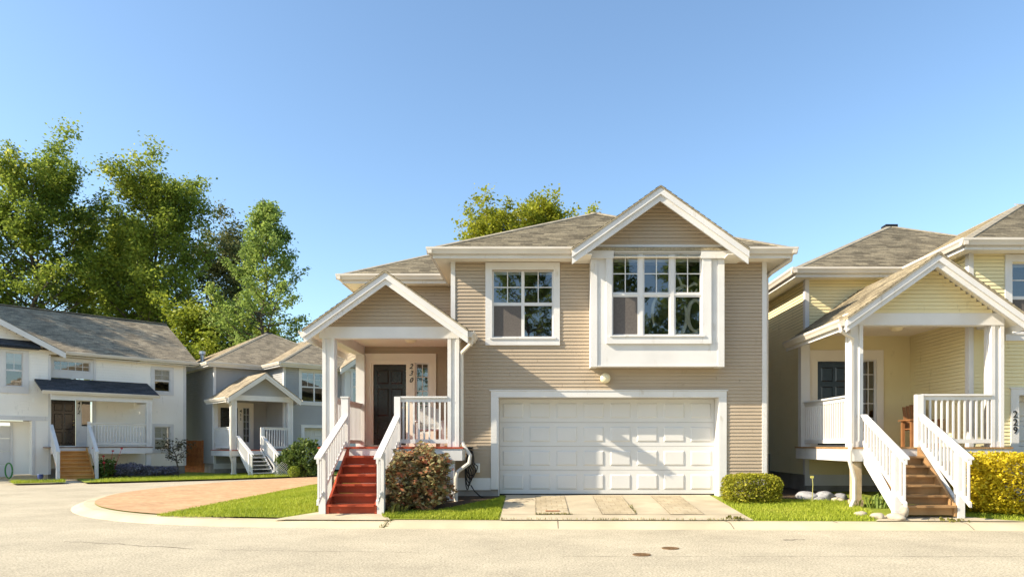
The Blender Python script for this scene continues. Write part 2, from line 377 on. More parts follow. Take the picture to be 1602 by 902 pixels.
def sheet(name, poly, m, zf, step=.6, kind='structure'):
    """a sheet over a polygon that follows the ground height zf"""
    pts = []
    n = len(poly)
    for i in range(n):
        a, b = Vector(poly[i][:2]), Vector(poly[(i + 1) % n][:2]); k = max(1, int((b - a).length / step))
        pts += [a.lerp(b, j / k) for j in range(k)]
    nb = len(pts); bd = [(p.x, p.y) for p in pts]
    xs = [p.x for p in pts]; ys = [p.y for p in pts]
    y = min(ys) + step * .5
    inner = []
    while y < max(ys):
        x = min(xs) + step * .5
        while x < max(xs):
            if inside((x, y), bd): inner.append(Vector((x, y)))
            x += step
        y += step
    vs, es, fs, *_ = geometry.delaunay_2d_cdt(pts + inner, [(i, (i + 1) % nb) for i in range(nb)], [list(range(nb))], 1, 1e-4)
    mb = MB(); mb.add([(v.x, v.y, zf(v.x, v.y)) for v in vs], [tuple(f) for f in fs])
    o = mb.build(name, m)
    me = o.data
    bm = bmesh.new(); bm.from_mesh(me); bmesh.ops.recalc_face_normals(bm, faces=bm.faces)
    if sum(f.normal.z for f in bm.faces) < 0: bmesh.ops.reverse_faces(bm, faces=bm.faces)
    bm.to_mesh(me); bm.free()
    for p in me.polygons: p.use_smooth = True
    return tag(o, kind=kind)

g = MB(); g.add([(-600, -600, -.06), (600, -600, -.06), (600, 900, -.06), (-600, 900, -.06)], [(0, 1, 2, 3)])
tag(g.build('ground', 'earth'), kind='structure')
g = MB(); g.add([(-60, -9, 0), (45, -9, 0), (45, 36, 0), (-60, 36, 0)], [(0, 1, 2, 3)])
tag(g.build('road', 'asphalt'), kind='structure')

kerb_pts = [(34, 11.6), (20, 11.75), (8.5, 11.88), (2.95, 12.04), (-2.7, 12.2), (-5.1, 12.42), (-6.6, 12.75), (-8.1, 13.35), (-9.55, 14.4), (-10.75, 15.8), (-11.6, 17.4), (-12.3, 19.7), (-12.35, 23.0), (-11.3, 26.7), (-9.3, 29.6), (-5.5, 32.6), (0, 35.0)]
kp = catmull([(x, y, 0) for x, y in kerb_pts], 8)
def offset_line(line, d):
    out = []
    for i, p in enumerate(line):
        t = (line[min(i + 1, len(line) - 1)] - line[max(i - 1, 0)]).normalized()
        out.append(Vector((p.x + t.y * d, p.y - t.x * d, 0)))
    return out
# travelling right to left then back: the lot is on the right-hand side
prof = [(-.02, -.02), (.0, .012), (.07, .045), (.16, .085), (.24, .104), (.47, .108), (.47, -.05)]
rows = [[Vector((p.x, p.y, h)) for p in offset_line(kp, d)] for d, h in prof]
kb = MB(); nk = len(kp)
for r_ in rows: kb.v += [tuple(p) for p in r_]
for j in range(len(rows) - 1):
    for i in range(nk - 1): kb.f.append((j * nk + i, j * nk + i + 1, (j + 1) * nk + i + 1, (j + 1) * nk + i))
kerb = tag(kb.build('kerb', 'kerb'), kind='structure')
inn = [(p.x, p.y) for p in offset_line(kp, .46)]
lot = inn + [(34, 40)]
sheet('lawn', lot, 'turf', lot_z, .7)
left_part = [p for p in inn if p[0] < -7.35]
brick = left_part + [(-7.55, 30.3), (-7.35, 13.25)]
brick = [(p[0], p[1]) for p in left_part if p[1] < 29.8] + [(-7.9, 29.6), (-7.65, 24), (-7.4, 15)]
sheet('brick_paving', brick, 'brickpave', lambda x, y: lot_z(x, y) + .018, .6)
def zup(d): return lambda x, y: lot_z(x, y) + d
sheet('driveway', [(-.66, 12.52), (3.98, 12.46), (3.93, 15.30), (3.98, 15.62), (-.72, 15.62), (-.66, 15.30)], 'concrete', zup(.014), .35)
for a, b in ((0, .64), (1.27, 1.92), (2.57, 3.21)):
    sheet('driveway_pavers', [(a, 13.02), (b, 13.02), (b, 15.24), (a, 15.24)], 'paver', zup(.022), .35)
sheet('front_path', [(-4.85, 12.56), (-2.65, 12.48), (-3.0, 13.35), (-4.2, 13.35)], 'concrete', zup(.014), .3)
sheet('neighbour_path', [(6.15, 12.36), (8.9, 12.28), (8.0, 12.85), (6.6, 12.95)], 'concrete', zup(.014), .3)
sheet('neighbour_driveway', [(10.3, 12.25), (15.2, 12.2), (15.2, 14.95), (10.3, 14.95)], 'concrete', zup(.014), .5)
sheet('side_soil', [(4.6, 14.95), (6.9, 14.75), (6.9, 15.6), (6.9, 17.6), (6.5, 24), (5.2, 24), (5.2, 15.3)], 'soil', zup(.014), .5)
sheet('porch_soil', [(-3.0, 13.45), (-1.9, 13.5), (-1.5, 14.1), (-.9, 15.0), (-.8, 15.28), (-1.9, 17.5), (-4.4, 17.5), (-4.2, 14.2)], 'soil', zup(.014), .4)
# across the road
def zl(x, y): return .07
sheet('far_lawn', [(-17.1, 25.9), (-12.9, 28.9), (-10.4, 31.4), (-8.4, 34), (-6, 42), (-22, 50), (-30, 40), (-21.2, 31.0)], 'turf', zl, .8)
sheet('far_verge', [(-19.2, 25.1), (-17.9, 26.0), (-18.6, 27.0), (-20.2, 26.2)], 'turf', zl, .4)

def blades(name, polys, n, h, seed, zf, m='grass'):
    r = np.random.default_rng(seed); out = []
    for poly, k in zip(polys, n):
        xs = [p[0] for p in poly]; ys = [p[1] for p in poly]; c = 0
        while c < k:
            q = r.uniform((min(xs), min(ys)), (max(xs), max(ys)), size=(4000, 2))
            for x, y in q:
                if c >= k: break
                if inside((x, y), poly):
                    out.append((x, y, zf(x, y))); c += 1
    C = np.array(out); n = len(C)
    ang = r.uniform(0, 6.283, n); hh = h * r.uniform(.5, 1.3, n); w_ = .006 * r.uniform(.7, 1.5, n)
    t = np.stack([np.cos(ang), np.sin(ang), np.zeros(n)], 1); lean = r.normal(scale=.35, size=(n, 2)) * hh[:, None]
    P = np.empty((n, 4, 3)); P[:, 0] = C - t * w_[:, None]; P[:, 1] = C + t * w_[:, None]
    top = C + np.concatenate([lean, hh[:, None]], 1); P[:, 2] = top + t * w_[:, None] * .3; P[:, 3] = top - t * w_[:, None] * .3
    return tag(quads_mesh(name, P.reshape(-1, 3), m), name.replace('_', ' '), None, None, 'stuff')
LA = [(-7.38, 13.25), (-6.5, 12.98), (-4.6, 12.86), (-4.3, 13.35), (-4.7, 17.6), (-7.6, 23.5)]
LB = [(-2.85, 12.74), (-.7, 12.58), (-.7, 15.0), (-1.2, 14.4), (-1.9, 13.45), (-3.0, 13.3)]
LC = [(4.0, 12.5), (6.15, 12.44), (6.5, 13.0), (6.6, 14.6), (4.6, 14.9), (3.98, 14.6)]
LD = [(8.0, 12.9), (9.0, 12.42), (12, 12.3), (12, 13), (8.2, 13.1)]
blades('lawn_grass', [LA, LB, LC, LD], (32000, 12000, 16000, 3500), .05, 3, lot_z)
blades('far_grass', [[(-17.0, 25.9), (-12.9, 28.9), (-10.4, 31.4), (-12.5, 32.5), (-17.4, 28.5)], [(-19.2, 25.1), (-17.9, 26.0), (-18.6, 27.0), (-20.2, 26.2)]], (9000, 1500), .10, 4, zl)

# ---------------------------------------------------------------- building pieces (house-local coordinates, facade on y = 0)
rj = random.Random(77)
LAP = .0785
def siding(mb, a0, a1, z0, z1, pos, holes=(), limits=None, e=None):
    """lapped boards on a wall; pos(a, out, z) places a point"""
    e = e or LAP; n = int(math.ceil((z1 - z0) / e))
    for i in range(n):
        zb = z0 + i * e; zt = min(z1, zb + e); zm = (zb + zt) / 2
        lo, hi = (a0, a1) if not limits else limits(zm)
        if hi - lo < .02: continue
        iv = [(lo, hi)]
        for h in holes:
            if h[2] - .01 < zm < h[3] + .01:
                nv = []
                for p, q in iv:
                    if h[1] <= p or h[0] >= q: nv.append((p, q)); continue
                    if h[0] > p: nv.append((p, h[0]))
                    if h[1] < q: nv.append((h[1], q))
                iv = nv
        nv = []
        for p, q in iv:
            x = p + rj.uniform(1.2, 3.6)
            while x < q - .5: nv.append((p, x - .002)); p = x + .002; x += rj.uniform(2.4, 3.8)
            nv.append((p, q))
        for p, q in nv:
            jp, jq = pos(p, .019, zb), pos(q, .019, zb)
            mb.add([jp, jq, pos(q, .003, zt), pos(p, .003, zt), pos(p, .001, zb + .020), pos(q, .001, zb + .020)], [(0, 1, 2, 3), (4, 5, 1, 0)])
def front(y): return lambda a, o, z: (a, y - o, z)
def leftside(x): return lambda a, o, z: (x - o, a, z)
def rightside(x): return lambda a, o, z: (x + o, a, z)

def courses(mb, poly, a, u, v, row=.145, lift=.013):
    """shingle courses over a planar polygon; a = origin on the eave, u along it, v up the slope (unit vectors)"""
    a, u, v = Vector(a), Vector(u), Vector(v); n = u.cross(v)
    P = [((Vector(p) - a).dot(u), (Vector(p) - a).dot(v)) for p in poly]
    def clip(Q, lim, keep_above):
        out = []
        for i in range(len(Q)):
            p, q = Q[i], Q[(i + 1) % len(Q)]; ip = (p[1] >= lim) == keep_above or abs(p[1] - lim) < 1e-9; iq = (q[1] >= lim) == keep_above or abs(q[1] - lim) < 1e-9
            if ip: out.append(p)
            if ip != iq:
                t = (lim - p[1]) / (q[1] - p[1]); out.append((p[0] + (q[0] - p[0]) * t, lim))
        return out
    top = max(p[1] for p in P); k = 0
    while k * row < top - 1e-4:
        v0, v1 = k * row, (k + 1) * row; Q = clip(clip(P, v0, True), v1, False); k += 1
        if len(Q) < 3: continue
        vs = [a + u * x + v * y + n * (lift * (1 - (y - v0) / row) + .001) for x, y in Q]
        mb.add(vs, [tuple(range(len(Q)))], [[tuple(q) for q in Q]])
        lo = [x for x, y in Q if abs(y - v0) < 1e-6]
        if len(lo) >= 2:
            x0, x1 = min(lo), max(lo); q0, q1 = a + u * x0 + v * v0, a + u * x1 + v * v0
            mb.add([q0, q1, q1 + n * (lift + .001), q0 + n * (lift + .001)], [(0, 1, 2, 3)], [[(x0, v0 + .01), (x1, v0 + .01), (x1, v0 + .03), (x0, v0 + .03)]])
def hip_roof(mb, x0, x1, y0, y1, z, p, th=.05):
    W, D = x1 - x0, y1 - y0; h = min(W, D) / 2; zt = z + h * p; k = math.hypot(1, p)
    if W <= D:
        A, B = (x0 + h, y0 + h, zt), (x0 + h, y1 - h, zt)
        F = [[(x0, y0, z), (x1, y0, z), A], [(x1, y0, z), (x1, y1, z), B, A], [(x1, y1, z), (x0, y1, z), B], [(x0, y1, z), (x0, y0, z), A, B]]
    else:
        A, B = (x0 + h, y0 + h, zt), (x1 - h, y0 + h, zt)
        F = [[(x0, y0, z), (x1, y0, z), B, A], [(x1, y0, z), (x1, y1, z), B], [(x1, y1, z), (x0, y1, z), A, B], [(x0, y1, z), (x0, y0, z), A]]
    for f in F:
        a, b = Vector(f[0]), Vector(f[1]); u = (b - a).normalized(); v = Vector((-u.y, u.x, 0))
        vv = (v + Vector((0, 0, p))).normalized()
        courses(mb, f, a, u, vv)
    e = [(x0, y0), (x1, y0), (x1, y1), (x0, y1)]
    for i in range(4):
        a, b = e[i], e[(i + 1) % 4]
        mb.add([(*a, z - th), (*b, z - th), (*b, z), (*a, z)], [(0, 1, 2, 3)], [[(0, 0), (1, 0), (1, .02), (0, .02)]])
    return A, B
def slope_slab(mb, xa, za, xt, zt, y0, y1, th=.07):
    """one gable slope from apex (xa,za) to eave tip (xt,zt), shingled on top"""
    L = math.hypot(xt - xa, zt - za)
    top = [(xa, y0, za), (xt, y0, zt), (xt, y1, zt), (xa, y1, za)]
    uv = [(y0, L), (y0, 0), (y1, 0), (y1, L)]
    if xt > xa: courses(mb, top, (xt, y0, zt), (0, 1, 0), Vector((xa - xt, 0, za - zt)).normalized())
    else: courses(mb, top, (xt, y1, zt), (0, -1, 0), Vector((xa - xt, 0, za - zt)).normalized())
    bot = [(x, y, z - th) for x, y, z in top]
    mb.add(top + bot, [(4, 7, 6, 5), (0, 4, 5, 1), (1, 5, 6, 2), (2, 6, 7, 3)], [[(0, .02)] * 4] * 4)
def rake(mb, xa, za, xt, zt, y0, y1, h, drop=0.0):
    mb.prism([(xa, za - drop), (xt, zt - drop), (xt, zt - drop - h), (xa, za - drop - h)] if xt < xa else [(xt, zt - drop), (xa, za - drop), (xa, za - drop - h), (xt, zt - drop - h)], y0, y1)

def window(H, x0, x1, z0, z1, y, panels, cl=.14, cr=.14, ct=.14, cb=.18, trim='white', sash='white', blind=0.0, screens=(), sheer=False, deep=.7, proud=.04):
    c = MB()
    c.box(x0 - cl, x1 + cr, y - proud, y + .02, z1, z1 + ct)
    c.box(x0 - cl, x1 + cr, y - proud - .012, y + .02, z0 - cb, z0 - .035)
    c.box(x0 - cl, x0, y - proud + .002, y + .02, z0 - .035, z1); c.box(x1, x1 + cr, y - proud + .002, y + .02, z0 - .035, z1)
    c.box(x0 - .05, x1 + .05, y - proud - .035, y + .06, z0 - .035, z0)
    # reveals
    c.box(x0 - .03, x0 + .001, y + .021, y + .12, z0, z1); c.box(x1 - .001, x1 + .03, y + .021, y + .12, z0, z1)
    c.box(x0 - .03, x1 + .03, y + .021, y + .12, z1 - .001, z1 + .03)
    win = c.build('window', trim, H)
    s = MB(); p = MB(); yg = y + .05; fr = .035
    sc = MB()
    for i, (a, b, lo, hi, nc, nr) in enumerate(panels):
        s.box(a, b, yg - .02, yg + .03, lo, lo + fr); s.box(a, b, yg - .02, yg + .03, hi - fr, hi)
        s.box(a, a + fr, yg - .019, yg + .029, lo + fr, hi - fr); s.box(b - fr, b, yg - .019, yg + .029, lo + fr, hi - fr)
        p.add([(a + fr, yg, lo + fr), (b - fr, yg, lo + fr), (b - fr, yg, hi - fr), (a + fr, yg, hi - fr)], [(0, 1, 2, 3)])
        for k in range(1, nc):
            xm = a + (b - a) * k / nc; s.box(xm - .010, xm + .010, yg - .009, yg + .008, lo + fr, hi - fr)
        for k in range(1, nr):
            zm = lo + (hi - lo) * k / nr; s.box(a + fr, b - fr, yg - .011, yg + .010, zm - .010, zm + .010)
        if i in screens:
            sc.add([(a + fr, yg - .012, lo + fr), (b - fr, yg - .012, lo + fr), (b - fr, yg - .012, hi - fr), (a + fr, yg - .012, hi - fr)], [(0, 1, 2, 3)])
    s.build('sash', sash, win); p.build('pane', 'glass', win)
    if sc.v: sc.build('insect_screen', 'screen', win)
    r = MB(); yb = y + .1 + deep
    r.add([(x0, yb, z0), (x1, yb, z0), (x1, yb, z1), (x0, yb, z1), (x0, y + .12, z0), (x1, y + .12, z0), (x1, y + .12, z1), (x0, y + .12, z1)],
          [(0, 1, 2, 3), (0, 4, 5, 1), (1, 5, 6, 2), (2, 6, 7, 3), (3, 7, 4, 0)])
    r.build('room_interior', 'room', win)
    if blind:
        b = MB(); n = int(blind / .03)
        for k in range(n): b.box(x0 + .03, x1 - .03, y + .095, y + .115, z1 - .03 * (k + 1) + .004, z1 - .03 * k)
        b.build('blind', 'blind', win)
    return win

def door(H, x0, x1, z0, z1, y, m, handle_right=True):
    d = MB(); d.box(x0, x1, y, y + .05, z0, z1); W = x1 - x0; Ht = z1 - z0
    for c in range(2):
        for (fa, fb) in ((.06, .30), (.36, .70), (.76, .93)):
            a = x0 + W * (.12 + c * .42); b = a + W * .34; lo, hi = z0 + Ht * fa, z0 + Ht * fb
            q = .025
            d.add([(a, y - .001, lo), (b, y - .001, lo), (b, y - .001, hi), (a, y - .001, hi), (a + q, y - .018, lo + q), (b - q, y - .018, lo + q), (b - q, y - .018, hi - q), (a + q, y - .018, hi - q)],
                  [(4, 5, 6, 7), (0, 1, 5, 4), (1, 2, 6, 5), (2, 3, 7, 6), (3, 0, 4, 7)])
    o = d.build('front_door', m, H)
    hx = x1 - .07 if handle_right else x0 + .07
    h = MB(); h.lathe([(0, -.07), (.028, -.065), (.032, -.045), (.014, -.03), (.014, -.012), (.03, -.010), (.03, 0)], (hx, y - .001, z0 + .95), 12, 'y')
    h.lathe([(0, -.02), (.026, -.018), (.028, 0)], (hx, y - .001, z0 + 1.12), 12, 'y')
    h.build('handle', 'brass', o, True)
    return o

def numerals(H, text, x, z_top, y, size, gap, shear=0.0, m='number'):
    mb = MB()
    for i, ch in enumerate(text):
        cu = bpy.data.curves.new('numeral', 'FONT'); cu.body = ch; cu.size = size * 1.38; cu.shear = shear; cu.extrude = .008; cu.align_x = 'CENTER'; cu.offset = size * .012
        to = bpy.data.objects.new('numeral', cu); COL.objects.link(to)
        dg = bpy.context.evaluated_depsgraph_get(); me = bpy.data.meshes.new_from_object(to.evaluated_get(dg))
        mb.add([(x + v.co.x, y - v.co.z, z_top - size - i * gap + v.co.y) for v in me.vertices], [tuple(p.vertices) for p in me.polygons])
        bpy.data.objects.remove(to); bpy.data.meshes.remove(me); bpy.data.curves.remove(cu)
    return mb.build('house_number', m, H)

def railing(H, p0, p1, zt, zb, spacing=.115, trim='white', name='railing', post0=None, bw=.036):
    """top rail, bottom rail and balusters between two points; zt, zb = heights of the top and bottom rail at each end"""
    a, b = Vector(p0), Vector(p1); r = MB()
    A = lambda z: (a.x, a.y, z); B = lambda z: (b.x, b.y, z)
    r.beam(A(zt[0] - .035), B(zt[1] - .035), .13, .035); r.beam(A(zt[0] - .12), B(zt[1] - .12), .045, .084)
    o = r.build(name, trim, H)
    MB().beam(A(zb[0]), B(zb[1]), .045, .085).build('bottom_rail', trim, o)
    L = (b - a).length; n = max(2, int(round(L / spacing)))
    for i in range(n):
        t = (i + .5) / n; q = a.lerp(b, t); lo = zb[0] + (zb[1] - zb[0]) * t + .08; hi = zt[0] + (zt[1] - zt[0]) * t - .11
        m = MB(); d = (b - a).normalized()
        hw = bw / 2; nn = Vector((-d.y, d.x)) * hw; dd = Vector((d.x, d.y)) * hw; qq = Vector((q.x, q.y))
        c = [qq - dd - nn, qq + dd - nn, qq + dd + nn, qq - dd + nn]
        m.plate([(v.x, v.y) for v in c], lo, hi); m.build('baluster', trim, o)
    return o
def post(H, x, y, z0, z1, w_=.10, trim='white', cap=True, name='newel_post'):
    m = MB(); h = w_ / 2; m.box(x - h, x + h, y - h, y + h, z0, z1)
    if cap: m.box(x - h - .015, x + h + .015, y - h - .015, y + h + .015, z1 + .001, z1 + .03)
    return m.build(name, trim, H)
def pillar(H, x0, x1, y0, y1, z0, z1, trim='white'):
    m = MB(); m.box(x0 + .025, x1 - .025, y0 + .025, y1 - .025, z0, z1)
    for xx in ((x0, x0 + .075), (x1 - .075, x1)):
        for yy in ((y0, y0 + .075), (y1 - .075, y1)): m.box(*xx, *yy, z0, z1)
    m.box(x0 + .01, x1 - .01, y0 + .01, y1 - .01, z0, z0 + .12)
    return m.build('pillar', trim, H)
def stairs(H, x0, x1, yf, yt, zf, zt, n, tread_m, string_m, open_riser=False):
    """n risers from the foot (yf, zf) up to the deck edge (yt, zt)"""
    st = MB(); run = (yt - yf) / (n - 1); rise = (zt - zf) / n
    for x in (x0, x1 - .045):
        st.add([(x, yf, zf - .02), (x, yf, zf + rise), (x, yt, zt), (x, yt, zt - .30), (x, yf + .30, zf - .02)] + [(x + .045, yf, zf - .02), (x + .045, yf, zf + rise), (x + .045, yt, zt), (x + .045, yt, zt - .30), (x + .045, yf + .30, zf - .02)],
               [(0, 1, 2, 3, 4), (9, 8, 7, 6, 5)] + [(i, i + 5, (i + 1) % 5 + 5, (i + 1) % 5) for i in range(5)])
    o = MB().box(x0 + .05, x1 - .05, yt - .09, yt - .06, zt - .36, zt - .30).build('stair', string_m, H)
    build_each(st, 'stringer', string_m, o)
    for i in range(n):
        y = yf + run * i; z = zf + rise * (i + 1)
        s = MB()
        if i < n - 1: s.box(x0 + .046, x1 - .046, y - .045, y + run + .01, z - .038, z)
        if not open_riser: s.box(x0 + .047, x1 - .047, y + .045, y + .065, z - rise + .001, z - .039)
        if s.v: s.build('step', tread_m, o)
    return o

def pipe(H, pts, w_=.065, m='cream', name='downspout'):
    mb = MB(); mb.tube(pts, w_ * .62, 8); return mb.build(name, m, H, False)

def gutter(mb, x0, x1, y, z, side=-1):
    """K-profile gutter along x, hanging in front of y (side -1)"""
    s = side
    mb.add([(x, y + s * o, z + h) for x in (x0, x1) for o, h in ((0, 0), (0, -.12), (.07, -.125), (.095, -.07), (.125, -.03), (.125, .012), (.11, .012), (.11, -.02))],
           [(i, (i + 1) % 8, (i + 1) % 8 + 8, i + 8) for i in range(8)] + [tuple(range(8)), tuple(range(15, 7, -1))])
def gutter_y(mb, y0, y1, x, z, side=-1):
    s = side
    mb.add([(x + s * o, y, z + h) for y in (y0, y1) for o, h in ((0, 0), (0, -.12), (.07, -.125), (.095, -.07), (.125, -.03), (.125, .012), (.11, .012), (.11, -.02))],
           [(i, (i + 1) % 8, (i + 1) % 8 + 8, i + 8) for i in range(8)] + [tuple(range(8)), tuple(range(15, 7, -1))])

# ---------------------------------------------------------------- the townhouse design shared by three of the houses
def townhouse(label, loc, rz, sid, door_m, trim='white', porch=None, stair=None, num=None, deckm='deck', bay=True, base=.34, screens=True):
    H = thing('townhouse', label, 'house', loc, rz)
    global LAP
    LAP = .115 if sid == 'grey' else .0785
    P = dict(dz=0, pl=(-4.60, -4.34), pr=(-1.90, -1.65)); P.update(porch or {})
    EZ = 5.77; SO = 5.585; deck = 1.45; dz = P['dz']
    # walls
    W = MB()
    gar = (-.83, 4.10, .2, 2.56)
    bayhole = (1.3, 4.03, 3.3, 5.9) if bay else (0, 0, 0, 0)
    win_l = (-.974, .40, 3.89, 5.41)
    siding(W, -1.877, 5.143, .755, 5.60, front(0), [(-.99, 4.26, .1, 2.68), win_l, bayhole])
    siding(W, -4.47, -1.8, 1.40, 5.60, front(2.3), [(-4.42, -2.58, 1.4, 3.82)])
    siding(W, -4.47, -4.2, .755, 1.40, front(2.3)); siding(W, -4.2, -1.88, .5, 1.40, front(2.32))
    siding(W, 2.3, 9.7, .755, 5.60, leftside(-4.47)); siding(W, 0, 2.3, .755, 5.60, leftside(-1.877))
    siding(W, 0, 9.7, .755, 5.60, rightside(5.143))
    W.add([(-4.47, 9.7, .3), (5.14, 9.7, .3), (5.14, 9.7, 5.6), (-4.47, 9.7, 5.6)], [(3, 2, 1, 0)])
    wall = W.build('wall', sid, H)
    F = MB()
    F.box(-1.85, -.85, .012, .2, .1, .50); F.box(4.12, 5.12, .012, .2, .1, .755); F.box(-4.45, -1.86, 2.312, 2.5, .1, .757)
    F.box(-4.452, -4.3, 2.51, 9.7, .1, .757); F.box(5.0, 5.122, .21, 9.7, .1, .757); F.box(-1.86, -1.7, .21, 2.3, .1, .757)
    build_each(F, 'foundation', 'foundation', H)
    T = MB()   # corner boards, water table
    T.box(-1.90, -1.80, -.03, .012, .755, SO); T.box(-1.903, -1.878, .013, .10, .755, SO)
    T.box(5.07, 5.17, -.03, .012, .5, SO); T.box(5.145, 5.172, .013, .10, .5, SO)
    T.box(-4.50, -4.40, 2.27, 2.312, .755, SO); T.box(-4.502, -4.472, 2.313, 2.40, .755, SO)
    T.box(-1.84, -1.005, -.028, .012, .485, .754)
    T.box(-4.50, -4.3, 2.272, 2.311, .485, .752); T.box(-4.498, -1.9, 2.276, 2.311, .486, .756)
    build_each(T, 'corner_board', trim, H)
    # garage
    G = MB()
    G.box(-1.0, 4.27, -.04, .03, 2.56, 2.695); G.box(-1.03, 4.30, -.055, .03, 2.697, 2.722)
    G.box(-1.0, -.83, -.038, .03, .50, 2.559); G.box(4.10, 4.27, -.038, .03, .35, 2.559)
    G.box(-.845, -.83, .031, .40, .34, 2.56); G.box(4.10, 4.115, .031, .40, .34, 2.56); G.box(-.85, 4.12, .031, .40, 2.56, 2.575)
    build_each(G, 'garage_frame', trim, H)
    D = MB(); y = .36; x0, x1, z0, z1 = -.825, 4.095, .375, 2.553; rh = (z1 - z0) / 4; cw = (x1 - x0) / 8
    for r in range(4):
        D.box(x0, x1, y, y + .04, z0 + r * rh + .003, z0 + (r + 1) * rh - .003)
        for c in range(8):
            a = x0 + c * cw + .07; b = x0 + (c + 1) * cw - .07; lo = z0 + r * rh + .10; hi = z0 + (r + 1) * rh - .10; q = .03
            D.add([(a, y - .001, lo), (b, y - .001, lo), (b, y - .001, hi), (a, y - .001, hi), (a + q, y - .020, lo + q), (b - q, y - .020, lo + q), (b - q, y - .020, hi - q), (a + q, y - .020, hi - q)],
                  [(4, 5, 6, 7), (0, 1, 5, 4), (1, 2, 6, 5), (2, 3, 7, 6), (3, 0, 4, 7)])
    gd = D.build('garage_door', 'garage', H)
    q = MB(); q.box(x0, x1, y + .001, y + .039, .345, z0); q.build('door_seal', 'rubber', gd)
    # upper window
    xa, xb, za, zb = win_l; xm = (xa + xb) / 2; zm = za + (zb - za) * .5
    window(H, xa, xb, za, zb, 0, [(xa, xm, zm, zb, 2, 2), (xa, xm, za, zm, 1, 1), (xm, xb, zm, zb, 2, 2), (xm, xb, za, zm, 1, 1)], cl=.15, cr=.14, ct=.155, cb=.17, trim=trim, screens=(1,) if screens else (), blind=.10)
    # main and wing roofs
    Rf = MB(); A, _ = hip_roof(Rf, -2.25, 5.56, -.45, 10.15, EZ, .532)
    Rw = MB(); A2, _ = hip_roof(Rw, -4.89, 4.5, 1.88, 11.5, EZ + .006, .532); Rw.build('wing_roof', P.get('roof', 'roof'), H)
    rf = Rf.build('roof', P.get('roof', 'roof'), H)
    C = MB(); up = .03
    for q0, q1, sx in (((-2.25, -.45, EZ), A, 1), ((5.56, -.45, EZ), A, -1), ((-4.89, 1.88, EZ), A2, 1), ((4.5, 1.88, EZ), A2, -1)):
        a, b = Vector(q0) + Vector((0, 0, up)), Vector(q1) + Vector((0, 0, up)); d = Vector((0, 0, -.02))
        u, v = Vector((.15 * sx, 0, 0)), Vector((0, .15, 0))
        C.add([a, b, b + u, a + u, a + v, b + v, a + u + d, b + u + d, a + v + d, b + v + d], [(0, 1, 2, 3), (0, 4, 5, 1), (3, 2, 7, 6), (4, 8, 9, 5)])
    a, b = Vector(A) + Vector((0, 0, up)), Vector((A[0], A[1] + 4, A[2] + up)); u = Vector((.14, 0, -.14 * .532)); v = Vector((-.14, 0, -.14 * .532)); d = Vector((0, 0, -.02))
    C.add([a, b, b + u, a + u, a + v, b + v, a + u + d, b + u + d, a + v + d, b + v + d], [(0, 1, 2, 3), (0, 4, 5, 1), (3, 2, 7, 6), (4, 8, 9, 5)])
    build_each(C, 'ridge_cap', P.get('ridge', 'ridge'), rf)
    V = MB(); V.box(A2[0] - .17, A2[0] + .2, A2[1] - .15, A2[1] + .15, A2[2] - .10, A2[2] + .025); V.build('ridge_vent', 'rubber', rf)
    # soffit, fascia, gutters
    E = MB()
    E.box(-2.22, 5.53, -.42, .3, SO, SO + .02); E.box(-2.22, -1.6, .301, 3, SO + .001, SO + .021); E.box(4.9, 5.53, .301, 10.1, SO + .001, SO + .021)
    E.box(-4.86, -1.7, 1.91, 2.7, SO + .003, SO + .023); E.box(-4.86, -4.2, 2.701, 11, SO + .004, SO + .024)
    build_each(E, 'soffit', 'ceiling', H)
    Fa = MB()
    gl, gr = (.80, 4.50) if bay else (9, 9)
    for a, b in ((-2.24, gl + .9), (gr - .9, 5.55)): Fa.box(a, b, -.44, -.415, SO - .03, EZ - .03)
    Fa.box(-2.245, -2.22, -.41, 3.0, SO - .03, EZ - .03); Fa.box(5.53, 5.555, -.41, 10.1, SO - .03, EZ - .03)
    Fa.box(-4.88, -2.25, 1.89, 1.915, SO - .03, EZ - .03); Fa.box(-4.885, -4.86, 1.916, 11, SO - .03, EZ - .03)
    build_each(Fa, 'fascia', trim, H)
    Gu = MB(); gutter(Gu, -2.36, gl, -.45, EZ - .015); gutter(Gu, gr, 5.67, -.45, EZ - .015)
    gutter(Gu, -5.0, -2.26, 1.88, EZ - .012); gutter_y(Gu, 1.76, 11, -4.885, EZ - .014); gutter_y(Gu, -.57, 2.0, -2.246, EZ - .016); gutter_y(Gu, -.57, 10, 5.556, EZ - .016, 1)
    build_each(Gu, 'gutter', 'cream', H)
    pipe(H, [(5.58, -.40, EZ - .13), (5.58, -.38, EZ - .24), (5.30, .02, EZ - .42), (5.24, .18, EZ - .5), (5.235, .20, .5)])
    # bay window with its gable
    if bay:
        B = MB(); yb = -.36
        B.box(1.217, 4.113, yb, .01, 3.215, 3.70); B.box(1.217, 4.113, yb, .01, 5.725, 5.95)
        B.box(1.217, 1.539, yb, .01, 3.701, 5.724); B.box(3.833, 4.113, yb, .01, 3.701, 5.724)
        for a, b in ((1.205, 1.345), (3.985, 4.125)): B.box(a, b, yb - .025, .008, 3.20, 5.72)
        B.box(1.346, 3.984, yb - .022, yb + .001, 3.203, 3.235)
        B.box(1.20, 4.13, yb - .03, .007, 5.74, 5.86)
        bay_o = B.build('bay_window', trim, H)
        xa, xb, za, zb = 1.665, 3.637, 3.88, 5.69; w3 = (xb - xa - .16) / 3; zm = za + (zb - za) * .5; pn = []
        for k in range(3):
            a = xa + k * (w3 + .08); pn += [(a, a + w3, zm + .015, zb, 2, 2), (a, a + w3, za, zm - .015, 1, 1)]
        wn = window(H, xa, xb, za, zb, yb, pn, cl=.126, cr=.196, ct=.034, cb=.18, trim=trim, proud=.055, blind=.2, screens=(1,) if screens else (), deep=1.1)
        f = MB()
